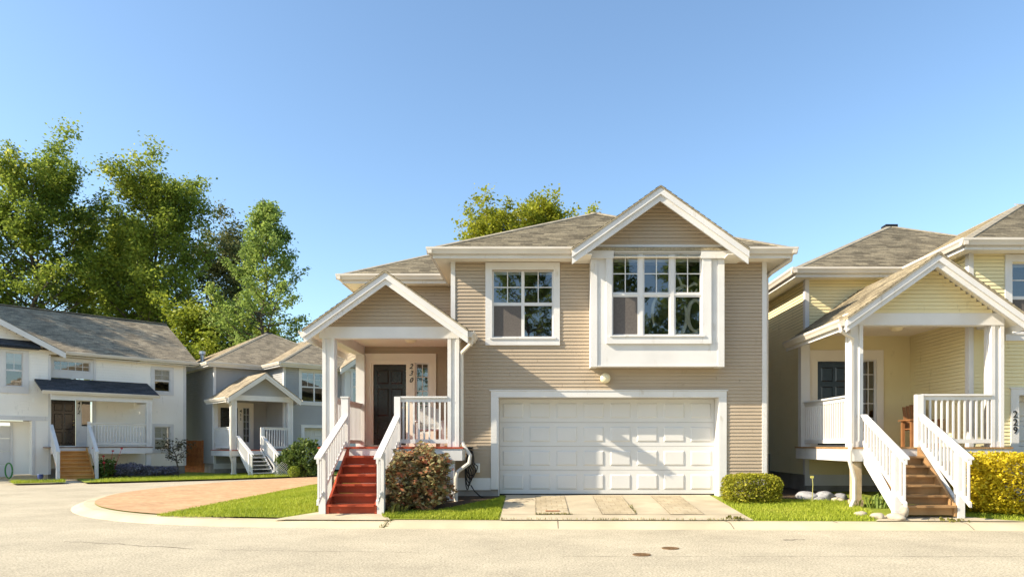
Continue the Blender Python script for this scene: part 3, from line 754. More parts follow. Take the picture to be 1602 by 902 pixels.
        for k in (1, 2):
            a = xa + k * w3 + (k - 1) * .08; f.box(a, a + .08, yb + .012, yb + .09, za, zb)
        f.box(xa, xb, yb + .015, yb + .088, zm - .0149, zm + .0149); f.build('mullion', trim, wn)
        if screens and sid == 'taupe':      # pale looped hanging behind the right-hand panes
            cu = MB(); cx = 3.30; yy = yb + .16
            def loop(cx, cz, rx, rz_, a0, a1, r0, n=22):
                pts = [(cx + rx * math.cos(a0 + (a1 - a0) * i / n), yy, cz + rz_ * math.sin(a0 + (a1 - a0) * i / n)) for i in range(n + 1)]
                cu.tube(pts, [1.5 * r0 * (.55 + .6 * math.sin(math.pi * i / n)) for i in range(n + 1)], 6)
            loop(3.16, 4.33, .17, .40, 2.2, 6.9, .028); loop(3.53, 4.35, .16, .34, .2, 5.2, .028); loop(2.78, 4.40, .20, .42, 1.2, 3.9, .022)
            loop(3.30, 4.02, .30, .10, 3.3, 6.1, .022); loop(3.2, 4.76, .22, .07, .2, 3.0, .02)
            cu.tube([(3.08, yy, 5.35), (3.18, yy, 5.15), (3.24, yy, 4.98), (3.02, yy, 4.92)], [.012, .022, .05, .015], 6)
            cu.tube([(3.24, yy, 5.02), (3.38, yy, 4.98), (3.50, yy, 5.06), (3.58, yy, 5.03)], [.03, .022, .035, .03], 6)
            cu.tube([(3.24, yy, 4.98), (3.12, yy, 4.86)], [.03, .012], 6); cu.tube([(3.44, yy, 4.92), (3.46, yy, 4.8)], [.02, .02], 6); cu.tube([(3.52, yy, 4.86), (3.57, yy, 4.93)], [.02, .03], 6)
            cu.build('hanging_ornament', 'sheer', wn, True)
        xa_, za_, hw, sl_ = 2.65, 6.985, 1.88, .712; zt_ = za_ - hw * sl_
        gr_ = MB()
        slope_slab(gr_, xa_, za_, xa_ - hw, zt_, -.86, 3.2, .032); slope_slab(gr_, xa_, za_, xa_ + hw, zt_, -.86, 3.2, .032)
        gro = gr_.build('gable_roof', P.get('roof', 'roof'), H)
        rk = MB()
        for sg in (-1, 1):
            rake(rk, xa_ + sg * .0, za_ - .04, xa_ + sg * (hw - .005), zt_ - .04, -.79, -.75, .27)
            rake(rk, xa_, za_ - .034, xa_ + sg * hw, zt_ - .034, -.835, -.791, .14)
        build_each(rk, 'rake_board', trim, gro)
        un = MB()
        for sg in (-1, 1):
            t0, t1 = 0.0, hw - .02
            un.add([(xa_, -.75, za_ - .10), (xa_ + sg * t1, -.75, za_ - .10 - t1 * sl_), (xa_ + sg * t1, .0, za_ - .10 - t1 * sl_), (xa_, .0, za_ - .10)], [(0, 1, 2, 3)])
            un.box(xa_ + min(sg * 1.45, sg * 1.85), xa_ + max(sg * 1.45, sg * 1.85), -.745, -.02, zt_ - .10, zt_ - .08)
        build_each(un, 'gable_soffit', 'ceiling', gro)
        gs = MB(); siding(gs, 0, 0, 5.86, 6.9, front(yb), limits=lambda z: (xa_ - (za_ - .10 - z) / sl_, xa_ + (za_ - .10 - z) / sl_))
        gs.build('gable_siding', sid, gro)
        if sid == 'taupe':
            l = MB(); l.lathe([(.10, -.02), (.11, -.04), (.085, -.06)], (1.55, 0, 2.98), 18, 'y'); l.lathe([(.0, -.20), (.05, -.195), (.095, -.165), (.115, -.12), (.11, -.07), (.09, -.05)], (1.55, 0, 2.98), 18, 'y')
            l.build('wall_light', 'lamp', H, True)
    # porch
    py = -.58; pl, pr = P['pl'], P['pr']; xa_ = (pl[0] + pr[1]) / 2 - .02; hw = (pr[1] - pl[0]) / 2 + .25; za_ = 5.13 + dz + (hw - 1.725) * .3; sl_ = .712; zt_ = za_ - hw * sl_
    ry = -1.0
    pr_ = MB(); slope_slab(pr_, xa_, za_, xa_ - hw, zt_, ry - .06, 2.31, .032); slope_slab(pr_, xa_, za_, xa_ + hw, zt_, ry - .06, 2.31, .032)
    pro = pr_.build('porch_roof', P.get('roof', 'roof'), H)
    rk = MB()
    for sg in (-1, 1):
        rake(rk, xa_, za_ - .04, xa_ + sg * (hw - .005), zt_ - .04, ry + .01, ry + .05, .235)
        rake(rk, xa_, za_ - .034, xa_ + sg * hw, zt_ - .034, ry - .035, ry + .009, .13)
    build_each(rk, 'rake_board', trim, pro)
    un = MB()
    for sg in (-1, 1):
        t1 = hw - .02
        un.add([(xa_, ry + .05, za_ - .10), (xa_ + sg * t1, ry + .05, za_ - .10 - t1 * sl_), (xa_ + sg * t1, 2.3, za_ - .10 - t1 * sl_), (xa_, 2.3, za_ - .10)], [(0, 1, 2, 3)])
    build_each(un, 'gable_soffit', 'ceiling', pro)
    bz0, bz1 = 3.788 + dz, 4.036 + dz
    gs = MB(); siding(gs, 0, 0, bz1, za_ - .1, front(py), limits=lambda z: (xa_ - (za_ - .12 - z) / sl_, xa_ + (za_ - .12 - z) / sl_))
    gs.build('gable_siding', sid, pro)
    pg = MB(); gutter_y(pg, ry + .06, 2.2, xa_ - hw, zt_ - .02); gutter_y(pg, ry + .06, -.05, xa_ + hw, zt_ - .02, 1); build_each(pg, 'porch_gutter', 'cream', pro)
    fb = MB(); fb.box(xa_ - hw - .001, xa_ - hw + .024, ry + .055, 2.29, zt_ - .22, zt_ - .07); fb.box(xa_ + hw - .024, xa_ + hw + .001, ry + .055, -.04, zt_ - .22, zt_ - .07); build_each(fb, 'porch_fascia', trim, pro)
    Bm = MB()
    Bm.box(pl[0] - .07, pr[1] + .0, py - .02, py + .20, bz0, bz1 - .002)
    Bm.box(pl[0] - .02, pl[0] + .20, py + .201, 2.28, bz0 + .002, bz1 - .004); Bm.box(pr[1] - .2, pr[1], py + .201, -.01, bz0 + .002, bz1 - .004)
    build_each(Bm, 'porch_beam', trim, H)
    Ce = MB(); Ce.box(pl[0] + .18, -1.885, py + .19, 2.29, 4.02 + dz, 4.035 + dz); Ce.build('porch_ceiling', 'ceiling', H)
    l = MB(); cx = xa_ + .18; l.lathe([(0, -.115), (.06, -.11), (.115, -.085), (.14, -.045), (.145, -.03), (.16, -.028), (.16, 0)], (cx, .9, 4.02 + dz), 20); l.build('ceiling_light', 'lamp', H, True)
    pillar(H, pl[0], pl[1], py - .02 + .01, py + .23, deck + .001, bz0 - .001, trim); pillar(H, pr[0], pr[1], py - .01, py + .23, deck + .001, bz0 - .001, trim)
    hp = MB(); hp.box(pl[0] + .02, pl[0] + .24, 2.08, 2.265, deck, bz0); hp.build('half_pillar', trim, H)
    # door, sidelight, casing
    yd = 2.3; dx0, dx1, sx0, sx1, cl_, cr_ = -4.186, -3.337, -3.09, -2.752, -4.433, -2.563
    Cs = MB(); top = 3.60; ct_ = 3.84
    Cs.box(cl_, cr_, yd - .05, yd + .03, top + .005, ct_); Cs.box(cl_, dx0 - .04, yd - .049, yd + .03, deck, top + .004); Cs.box(dx1 + .04, sx0 - .02, yd - .049, yd + .03, deck, top + .004); Cs.box(sx1 + .02, cr_, yd - .049, yd + .03, deck, top + .004)
    Cs.box(sx0 - .019, sx1 + .019, yd - .03, yd + .03, deck, 1.78); Cs.box(dx0 - .039, dx1 + .039, yd - .06, yd + .06, deck, deck + .04)
    Cs.box(dx0 - .1, dx1 + .1, yd - .065, yd - .051, top + .04, top + .07); Cs.box(sx0 - .06, sx1 + .06, yd - .065, yd - .051, top + .04, top + .07)
    Cs.box(dx0 - .04, dx0, yd - .02, yd + .08, deck + .041, top); Cs.box(dx1, dx1 + .04, yd - .02, yd + .08, deck + .041, top); Cs.box(dx0 + .001, dx1 - .001, yd - .021, yd + .08, top - .035, top + .003)
    dc = Cs.build('door_casing', 'ceiling', H)
    door(H, dx0 + .003, dx1 - .003, deck + .045, top - .038, yd + .03, door_m)
    s = MB(); g_ = MB(); a, b, lo, hi = sx0, sx1, 1.80, top
    s.box(a - .019, b + .019, yd - .01, yd + .04, lo - .018, lo + .03); s.box(a - .019, b + .019, yd - .01, yd + .04, hi - .03, hi + .003); s.box(a - .019, a + .03, yd - .009, yd + .039, lo + .03, hi - .03); s.box(b - .03, b + .019, yd - .009, yd + .039, lo + .03, hi - .03)
    xm = (a + b) / 2; s.box(xm - .01, xm + .01, yd + .004, yd + .022, lo + .03, hi - .03)
    for k in range(1, 5): zz = lo + (hi - lo) * k / 5; s.box(a + .03, b - .03, yd + .003, yd + .023, zz - .01, zz + .01)
    sd = s.build('sidelight', trim, H)
    g_.add([(a, yd + .012, lo), (b, yd + .012, lo), (b, yd + .012, hi), (a, yd + .012, hi)], [(0, 1, 2, 3)]); g_.build('pane', 'glass', sd)
    rm = MB(); rm.box(a, b, yd + .5, yd + .52, lo, hi); rm.box(a - .02, a, yd + .05, yd + .5, lo, hi); rm.box(b, b + .02, yd + .05, yd + .5, lo, hi); rm.build('room_interior', 'room', sd)
    # deck and its skirt
    xl, xr = pl[0] - .06, pr[1] + .10
    Dk = MB(); nb = 17
    for i in range(nb):
        ya = -.72 + i * (3.0 / nb); Dk.box(xl, xr if ya < -.2 else -1.91, ya, ya + 3.0 / nb - .006, deck - .035, deck)
    Dk.build('deck', deckm, H)
    Sk = MB(); Sk.box(xl + .02, xr - .02, -.70, -.665, deck - .29, deck - .036); Sk.box(xl + .018, xl + .05, -.664, 2.25, deck - .29, deck - .036); Sk.box(xr - .05, xr - .018, -.664, -.04, deck - .29, deck - .036)
    build_each(Sk, 'deck_skirt', trim, H)
    for px_ in ((pl[0] + pl[1]) / 2, (pr[0] + pr[1]) / 2 - .06):
        sp = MB(); sp.box(px_ - .085, px_ + .085, -.62, -.45, .36, deck - .29); sp.box(px_ - .11, px_ + .11, -.645, -.425, .12, .362); sp.build('deck_post', 'timber' if sid == 'yellow' else trim, H)
    # stairs and rails
    st = dict(x0=-4.02, x1=-3.05, m='redwood', string='redwood', foot=(-2.2, .17), n=7, open=False); st.update(stair or {})
    x0, x1 = st['x0'], st['x1']; yf, zf = st['foot']
    stairs(H, x0, x1, yf, -.74, zf, deck, st['n'], st['m'], st['string'], st['open'])
    lx, rx = x0 - .075, x1 + .075
    for xx, nm in ((lx, 'l'), (rx, 'r')):
        post(H, xx, yf + .05, zf - .05, 1.34, .13, trim, False)
        rl = railing(H, (xx, yf - .28), (xx, -.66), (1.26, 2.12), (.36, 1.50), .12, trim, 'stair_rail')
    if st.get('wide_string'):
        ws = MB()
        for xx in (lx, rx):
            ws.add([(xx - .03, yf + .1, zf + .0), (xx - .03, yf + .1, .42), (xx - .03, -.7, 1.50), (xx - .03, -.7, 1.12), (xx + .03, yf + .1, zf), (xx + .03, yf + .1, .42), (xx + .03, -.7, 1.50), (xx + .03, -.7, 1.12)],
                   [(3, 2, 1, 0), (4, 5, 6, 7), (0, 1, 5, 4), (1, 2, 6, 5), (2, 3, 7, 6), (3, 0, 4, 7)])
        build_each(ws, 'stair_skirt', trim, H)
    post(H, rx, -.58, deck, 2.53, .13, trim, False)
    if x0 - pl[1] > .15: post(H, lx, -.60, deck, 2.50, .15, trim)
    railing(H, (rx + .065, -.56), (pr[0], -.56), (2.54, 2.54), (1.53, 1.53), .118, trim)
    railing(H, (pl[0] + .13, py + .24), (pl[0] + .13, 2.08), (2.54, 2.54), (1.53, 1.53), .118, trim)
    # porch downspout
    if P.get('spout', 'right') == 'right':
        x = xa_ + hw + .07; z = zt_
        pipe(H, [(x, -.80, z - .12), (x - .01, -.78, z - .24), (pr[1] + .055, -.55, z - .42), (pr[1] + .05, -.52, z - .55), (pr[1] + .05, -.52, 1.58), (pr[1] + .10, -.56, 1.48), (pr[1] + .24, -.62, 1.27), (pr[1] + .22, -.66, 1.10), (pr[1] - .02, -.70, .92), (pr[1] - .055, -.72, .78), (pr[1] - .05, -.74, .22)])
    else:
        x = xa_ - hw - .06; z = zt_
        pipe(H, [(x, -.85, z - .08), (x + .01, -.86, z - .24), (pl[0] - .03, -.76, z - .36), (pl[0] - .03, -.70, z - .5), (pl[0] - .03, -.68, 1.52), (pl[0] - .10, -.78, 1.38), (pl[0] - .10, -.78, 1.15), (pl[0] - .0, -.76, .80), (pl[0] + .0, -.76, .40), (pl[0] - .12, -.84, .22)], m='cream')
    if num: numerals(H, *num)
    return H

H230 = townhouse('taupe two storey house numbered 230 with red front steps and a wide white garage door', (0, 15.3, 0), 0, 'taupe', 'black', num=('230', -3.21, 3.58, 2.245, .13, .175, .35), deckm='redwood')
H229 = townhouse('pale yellow house numbered 229 with brown wooden steps at the right edge', (11.18, 14.65, 0), 0, 'yellow', 'navy',
                 porch=dict(dz=.17, pl=(-4.695, -4.435), pr=(-1.79, -1.53), spout='left'),
                 stair=dict(x0=-4.38, x1=-3.36, m='brownwood', string='brownwood', foot=(-1.98, .19), wide_string=True), deckm='brownwood',
                 num=('229', -.915, 2.23, -.042, .148, .17, 0.0))
TH = R(42)
def grey_origin(px, D, lx, ly):
    return (px - (lx * math.cos(TH) - ly * math.sin(TH)), D - (lx * math.sin(TH) + ly * math.cos(TH)), -.2)
HG = townhouse('grey two storey house with white open steps and a small gabled porch beyond the lawn', grey_origin(-14.14, 32.0, -4.46, -.55), TH, 'grey', 'black',
               porch=dict(spout='left', roof='roofgrey'), stair=dict(x0=-4.25, x1=-3.25, m='white', string='white', foot=(-2.3, .25), n=7, open=True), deckm='redwood',
               num=('411', -3.21, 3.5, 2.245, .16, .20, 0.0), screens=False)

# ---------------------------------------------------------------- white house 412 across the bend
H4 = thing('side_gabled_house', 'white two storey house numbered 412 with orange steps and a dark porch roof', 'house', (-17.55, 34.2, 0), R(46.5))
LAP = .125
W = MB()
h_tr = (-5.62, -4.11, 4.81, 5.24); h_u = (-1.42, -.715, 4.09, 5.16); h_l = (-1.42, -.715, 1.25, 2.38)
siding(W, -5.72, 0, .45, 5.42, front(0), [(-5.72, -3.9, 1.4, 3.6), (-5.72, -3.95, 4.4, 5.42), h_u, h_l])
siding(W, -12, -5.72, 2.72, 5.45, front(-.3), [(-7.25, -6.65, 3.97, 5.4)])
siding(W, -12, -6.15, 5.45, 7.2, front(-.3), limits=lambda z: (-8.5 - (7.1 - z) / .52, -8.5 + (7.1 - z) / .52))
siding(W, -6.27, -5.72, .2, 2.53, front(-.3)); siding(W, -12, -6.27, .2, 2.53, front(.55), [(-12, -6.95, 0, 2.4)])
siding(W, -.3, 0, .2, 5.4, rightside(-5.72)); siding(W, -.3, .55, .2, 2.53, leftside(-6.27))
siding(W, 0, 8, .45, 5.42, rightside(0)); siding(W, 0, 8, 5.42, 7.8, rightside(0), limits=lambda z: (4 - (7.9 - z) / .55, 4 + (7.9 - z) / .55))
W.build('wall', 'whitesiding', H4)
F = MB(); F.box(-5.7, -.02, .012, .25, 0, .45); F.build('foundation', 'foundation', H4)
for bx in ((-.10, .03, -.03, .012, .45, 5.4), (-5.76, -5.66, -.33, -.29, .2, 5.4), (-3.98, -3.88, -.03, .012, 4.45, 5.4), (-5.66, -5.6, -.03, .012, 1.4, 5.4)):
    MB().box(*bx).build('corner_board', 'white', H4)
MB().box(-12, -5.70, -.335, -.28, 2.53, 2.72).build('band_board', 'white', H4)
MB().box(-6.33, -6.22, -.33, -.29, .2, 2.529).build('garage_jamb', 'white', H4)
G = MB()
for r_ in range(4): G.box(-12, -6.96, .56, .60, .12 + r_ * .55, .12 + r_ * .55 + .54)
G.build('garage_door', 'garage', H4)
MB().box(-6.955, -6.86, .50, .60, .1, 2.45).build('garage_frame', 'white', H4)
window(H4, *h_u, 0, [(-1.42, -.715, 4.62, 5.16, 2, 2), (-1.42, -.715, 4.09, 4.62, 1, 1)], .16, .16, .13, .16, blind=.6)
window(H4, *h_l, 0, [(-1.42, -.715, 1.8, 2.38, 2, 2), (-1.42, -.715, 1.25, 1.8, 1, 1)], .16, .16, .13, .16, blind=1.0)
window(H4, -7.25, -6.65, 3.97, 5.4, -.3, [(-7.25, -6.65, 4.65, 5.4, 2, 2), (-7.25, -6.65, 3.97, 4.65, 1, 1)], .2, .2, .1, .3, blind=.5)
window(H4, -5.5, -4.11, 4.81, 5.24, 0, [(-5.5, -4.11, 4.81, 5.24, 5, 2)], .12, .12, .14, .34)
Rf = MB(); k = math.hypot(1, .55)
def slope4(y0, z0, y1, z1, x0, x1):
    if y1 > y0: courses(Rf, [(x0, y0, z0), (x1, y0, z0), (x1, y1, z1), (x0, y1, z1)], (x0, y0, z0), (1, 0, 0), Vector((0, y1 - y0, z1 - z0)).normalized())
    else: courses(Rf, [(x1, y0, z0), (x0, y0, z0), (x0, y1, z1), (x1, y1, z1)], (x1, y0, z0), (-1, 0, 0), Vector((0, y1 - y0, z1 - z0)).normalized())
slope4(-.45, 5.60, 4, 8.05, -15, .42); slope4(8.45, 5.60, 4, 8.05, -15, .42)
rf = Rf.build('roof', 'roofgrey', H4)
rb = MB()
for y0, y1 in ((-.45, 4), (8.45, 4)): rb.beam((.40, y0, 5.44), (.40, y1, 7.89), .04, .15)
build_each(rb, 'rake_board', 'white', rf)
MB().beam((-15, 4, 8.05), (.42, 4, 8.05), .26, .03).build('ridge_cap', 'ridge', rf)
MB().tube([(-8.6, 5.2, 7.2), (-8.6, 5.2, 8.75), (-8.6, 5.2, 8.751), (-8.6, 5.2, 8.95)], [.13, .13, .19, .19], 12).build('vent_pipe', 'steel', rf)
MB().box(-5.3, .38, -.42, .0, 5.40, 5.42).build('soffit', 'ceiling', H4)
gm = MB(); gutter(gm, -5.15, .45, -.45, 5.59); gm.build('gutter', 'cream', H4)
gg = MB(); slope_slab(gg, -8.5, 7.25, -5.2, 7.25 - 3.3 * .52, -.75, 3.5); slope_slab(gg, -8.5, 7.25, -11.8, 7.25 - 3.3 * .52, -.75, 3.5)
ggo = gg.build('gable_roof', 'roofgrey', H4)
rk = MB()
for sg in (-1, 1): rake(rk, -8.5, 7.22, -8.5 + sg * 3.3, 7.22 - 3.3 * .52, -.78, -.73, .24)
build_each(rk, 'rake_board', 'white', ggo)
pt = MB(); pt.add([(-10.4, -.31, 5.95), (-6.1, -.31, 5.95), (-6.1, -.72, 5.66), (-10.4, -.72, 5.66)], [(3, 2, 1, 0)], [[(0, 0), (4, 0), (4, .5), (0, .5)]]); pt.box(-10.4, -6.1, -.72, -.31, 5.58, 5.655); pt.build('pent_roof', 'roofdark', H4)
# porch
ps = MB(); L = 1.87
ps.add([(-6.25, -1.75, 3.78), (-1.75, -1.75, 3.78), (-1.75, -.02, 4.44), (-6.25, -.02, 4.44), (-6.25, -1.75, 3.71), (-1.75, -1.75, 3.71), (-1.75, -.02, 4.37), (-6.25, -.02, 4.37)],
       [(4, 7, 6, 5), (0, 4, 5, 1), (1, 5, 6, 2), (0, 3, 7, 4)], [[(0, .02)] * 4] * 4)
courses(ps, [(-6.25, -1.75, 3.78), (-1.75, -1.75, 3.78), (-1.75, -.02, 4.44), (-6.25, -.02, 4.44)], (-6.25, -1.75, 3.78), (1, 0, 0), Vector((0, 1.73, .66)).normalized())
pso = ps.build('porch_roof', 'roofdark', H4)
gm = MB(); gutter(gm, -6.25, -1.75, -1.74, 3.76); gm.build('porch_gutter', 'cream', pso)
b4 = MB(); b4.box(-5.9, -2.0, -1.66, -1.46, 3.42, 3.68); b4.box(-2.2, -2.0, -1.459, -.03, 3.422, 3.70); build_each(b4, 'porch_beam', 'white', H4)
MB().box(-5.68, -2.1, -1.45, -.02, 3.69, 3.70).build('porch_ceiling', 'ceiling', H4)
pillar(H4, -2.26, -2.04, -1.67, -1.45, 1.40, 3.42)
MB().box(-2.25, -2.05, -1.6, -1.42, .05, 1.1).build('deck_post', 'white', H4)
dk = MB()
for i in range(10): dk.box(-5.95, -2.0, -1.72 + i * .17, -1.72 + i * .17 + .164, 1.365, 1.4)
dk.build('deck', 'deck', H4)
sk = MB(); sk.box(-5.93, -2.02, -1.70, -1.66, 1.10, 1.364); sk.box(-2.05, -2.021, -1.659, -.02, 1.10, 1.363); build_each(sk, 'deck_skirt', 'white', H4)
cs = MB(); cs.box(-5.60, -3.88, -.05, .03, 3.50, 3.62); cs.box(-4.66, -4.48, -.049, .03, 1.4, 3.499); cs.box(-3.98, -3.88, -.049, .03, 1.4, 3.499); cs.box(-4.479, -3.981, -.03, .03, 1.4, 2.3); cs.build('door_casing', 'white', H4)
door(H4, -5.585, -4.67, 1.44, 3.495, .03, 'black')
s4 = MB(); s4.box(-4.479, -3.981, -.02, .03, 2.301, 2.34); s4.box(-4.479, -3.981, -.02, .03, 3.46, 3.499); s4.box(-4.479, -4.44, -.019, .029, 2.34, 3.46); s4.box(-4.02, -3.981, -.019, .029, 2.34, 3.46)
so4 = s4.build('sidelight', 'white', H4)
MB().add([(-4.479, .0, 2.3), (-3.981, .0, 2.3), (-3.981, .0, 3.5), (-4.479, .0, 3.5)], [(0, 1, 2, 3)]).build('pane', 'glass', so4)
MB().box(-4.48, -3.98, .5, .52, 2.3, 3.5).build('room_interior', 'room', so4)
numerals(H4, '412', -4.57, 3.46, -.053, .17, .20, .2)
stairs(H4, -5.85, -4.62, -2.85, -1.70, .08, 1.4, 8, 'orangewood', 'orangewood')
for xx in (-5.92, -4.55):
    post(H4, xx, -2.85, .05, 1.22, .12, 'white', False)
    railing(H4, (xx, -2.95), (xx, -1.70), (1.22, 2.35), (.35, 1.48), .13, 'white', 'stair_rail', bw=.05)
post(H4, -4.52, -1.58, 1.4, 2.5, .11, 'white', False)
railing(H4, (-4.46, -1.58), (-2.26, -1.58), (2.46, 2.46), (1.50, 1.50), .118, 'white')

# ---------------------------------------------------------------- trees
def tree(name, label, loc, h, r, base, nl, leaf, nleaf, lsize, seed, prof=None, up=(30, 65), cs=.55, tr=.28, group=None, sub=5, lean=0.0, flat=.8):
    rr = random.Random(seed); global rng; rng = np.random.default_rng(seed)
    T = thing(name, label, 'tree', loc, 0, group)
    prof = prof or (lambda t: math.sin(math.pi * (0.12 + .86 * t) ** .8) ** .8)
    mb = MB(); cl = []; nt_ = 9
    trunk = [(lean * h * (i / nt_) ** 1.5 + rr.gauss(0, .012) * h * (i > 0), rr.gauss(0, .012) * h * (i > 0), h * .97 * i / nt_) for i in range(nt_ + 1)]
    mb.tube(trunk, [tr * (1 - .93 * (i / nt_) ** .9) for i in range(nt_ + 1)], 8)
    def at(t):
        f = t * nt_; i = min(nt_ - 1, int(f)); return Vector(trunk[i]).lerp(Vector(trunk[i + 1]), f - i)
    for j in range(nl):
        t = base + (.985 - base) * (j + rr.random() * .8) / nl; q = (t - base) / (1 - base)
        az = j * 2.39996 + rr.uniform(-.5, .5); L = r * prof(q) * rr.uniform(.70, 1.15) + .25; el = R(up[0] + (up[1] - up[0]) * q + rr.uniform(-10, 10))
        p = at(t / 1.0 * .97); d = Vector((math.cos(az) * math.cos(el), math.sin(az) * math.cos(el), math.sin(el)))
        L = L / max(.35, math.cos(el)) * .85; L = min(L, r * 1.5)
        pts = [p]; n = 5
        for i in range(n):
            d = (d + Vector((rr.gauss(0, .09), rr.gauss(0, .09), .07 + rr.gauss(0, .05)))).normalized(); pts.append(pts[-1] + d * L / n)
        r0 = tr * (1 - .9 * t) * .5 + .012
        mb.tube(pts, [r0 * (1 - .85 * i / n) for i in range(n + 1)], 5, False)
        for s_ in range(sub + 1):
            f = .35 + .65 * s_ / sub; i = min(n - 1, int(f * n)); q0 = pts[i].lerp(pts[i + 1], f * n - i)
            sl_ = L * .33 * (1.15 - f * .6) * rr.uniform(.6, 1.2)
            dd = (d * .6 + Vector((rr.gauss(0, .7), rr.gauss(0, .7), rr.gauss(.15, .35)))).normalized() if s_ < sub else d
            q1 = q0 + dd * sl_
            mb.tube([q0, q1], [r0 * .3, .006], 4, False)
            for k_ in range(3): cl.append((q0.lerp(q1, .35 + .4 * k_), cs * rr.uniform(.55, 1.3)))
    mb.build('trunk', 'bark', T, True)
    C = np.array([list(c) for c, _ in cl]); sg = np.array([s for _, s in cl])
    wt = sg ** 2 * np.random.default_rng(seed + 1).uniform(.25, 1.6, len(sg)); idx = rng.choice(len(C), nleaf, p=wt / wt.sum())
    P = C[idx] + rng.normal(size=(nleaf, 3)) * sg[idx][:, None] * np.array([.5, .5, .5 * flat])
    quads_mesh('crown', leaf_points(P, lsize), leaf, T)
    zm = np.percentile(P[:, 2], 99.7); T.scale = (1, 1, h / zm)
    return T
M['leaf_cotton'] = leafmat('cottonwood_leaves', (.11, .17, .03), (.31, .38, .055), (.62, .60, .13), .5, .22)
M['leaf_olive'] = leafmat('olive_leaves', (.14, .20, .03), (.36, .41, .055), (.62, .60, .12), .5, .22)
M['leaf_fresh'] = leafmat('fresh_green_leaves', (.16, .24, .06), (.32, .41, .09), (.50, .52, .15), .5, .3)
M['leaf_blue'] = leafmat('dull_green_leaves', (0.090, 0.112, 0.045), (0.180, 0.195, 0.068), (0.405, 0.345, 0.090), .3, .22)
M['leaf_lime'] = leafmat('lime_leaves', (0.160, 0.217, 0.023), (0.334, 0.377, 0.043), (0.522, 0.522, 0.087), .4, .3)
M['leaf_gold'] = leafmat('golden_green_leaves', (.20, .23, .022), (.41, .42, .04), (.56, .52, .09), .4, .5)
tall = lambda t: (.70 + .80 * t - 1.05 * t * t) if t < .999 else .1
t1 = tree('cottonwood_tree', 'tallest dark cottonwood at the far left behind the white house', (-35.6, 48, 0), 22.9, 6.3, .24, 62, 'leaf_cotton', 80000, .20, 11, tall, (20, 48), .72, .36)
tree('cottonwood_tree', 'broad olive cottonwood between the tallest tree and the pale slender one', (-28.4, 50, 0), 22.2, 5.2, .24, 60, 'leaf_olive', 72000, .20, 12, tall, (22, 52), .72, .34)
tree('cottonwood_tree', 'thin dull green tree half hidden between the olive cottonwood and the pale slender tree', (-25.4, 57, 0), 20.6, 4.6, .3, 46, 'leaf_blue', 34000, .22, 13, tall, (30, 62), .7, .26)
t4 = tree('alder_tree', 'pale slender open tree with sky showing through, right of the cottonwoods', (-17.9, 45, 0), 17.6, 4.9, .25, 54, 'leaf_fresh', 22000, .18, 14, lambda t: (1.05 - .95 * t) * (1 if t > .15 else .85), (0, 36), .40, .2)
tree('cottonwood_tree', 'farther cottonwood filling the gap between the tallest and the olive cottonwood', (-34.2, 56, 0), 20.5, 4.6, .24, 46, 'leaf_olive', 42000, .24, 22, tall, (25, 62), .62, .3)
tree('bushy_tree', 'low bright green bushy tree behind the gap between the white and grey houses', (-23.0, 46.5, 0), 11.0, 3.8, .12, 40, 'leaf_lime', 26000, .22, 15, None, (10, 55), .7, .22)
tree('bushy_tree', 'low bright green tree behind the grey house roof', (-19.2, 47.5, 0), 9.8, 3.2, .12, 36, 'leaf_lime', 18000, .22, 25, None, (10, 55), .7, .22)
tree('cottonwood_tree', 'dark tree at the left edge behind the white house roof', (-42.5, 47, 0), 21, 5.2, .25, 46, 'leaf_cotton', 36000, .24, 16, tall, (25, 60), .65, .34)
dome = lambda t: math.sqrt(max(0, 1 - t ** 2.2)) * .95
tree('maple_tree', 'golden green tree crown above the taupe roof, left of the two', (-2.15, 40, 0), 15.6, 3.4, .30, 66, 'leaf_gold', 60000, .17, 17, dome, (30, 74), .46, .24)
tree('maple_tree', 'golden green tree crown above the taupe roof, right of the two', (.65, 41, 0), 16.3, 2.3, .30, 60, 'leaf_gold', 46000, .17, 18, dome, (40, 78), .46, .24)
tree('maple_tree', 'tip of a golden green tree just showing over the taupe roof peak', (3.75, 46, 0), 17.6, 1.0, .4, 30, 'leaf_gold', 6000, .17, 19, dome, (40, 78), .3, .2)
# trees that stand out of frame: they shade the white roof and are mirrored in the windows
o = copy_tree(t1); o.location = (-33.0, 29.0, 0); o.scale = (.8, .8, .57); o.rotation_euler.z = 1.3; tag(o, 'cottonwood outside the left of the picture that throws shade on the white house roof')
for i, (x, y, s_, rz) in enumerate([(-6, -17, .62, .4), (-.5, -20, .75, 2.0), (5.5, -17, .66, 3.1), (11, -19, .7, 4.4), (18, -18, .66, 5.2), (27, -18, .7, 1.0), (-14, -21, .7, 2.7)]):
    o = copy_tree(t4); o.location = (x, y, 0); o.scale = (s_ * 1.5, s_ * 1.5, s_ * 1.4); o.rotation_euler.z = rz
    tag(o, 'dark tree across the road, mirrored in the window glass', 'tree', 'trees mirrored in the windows')

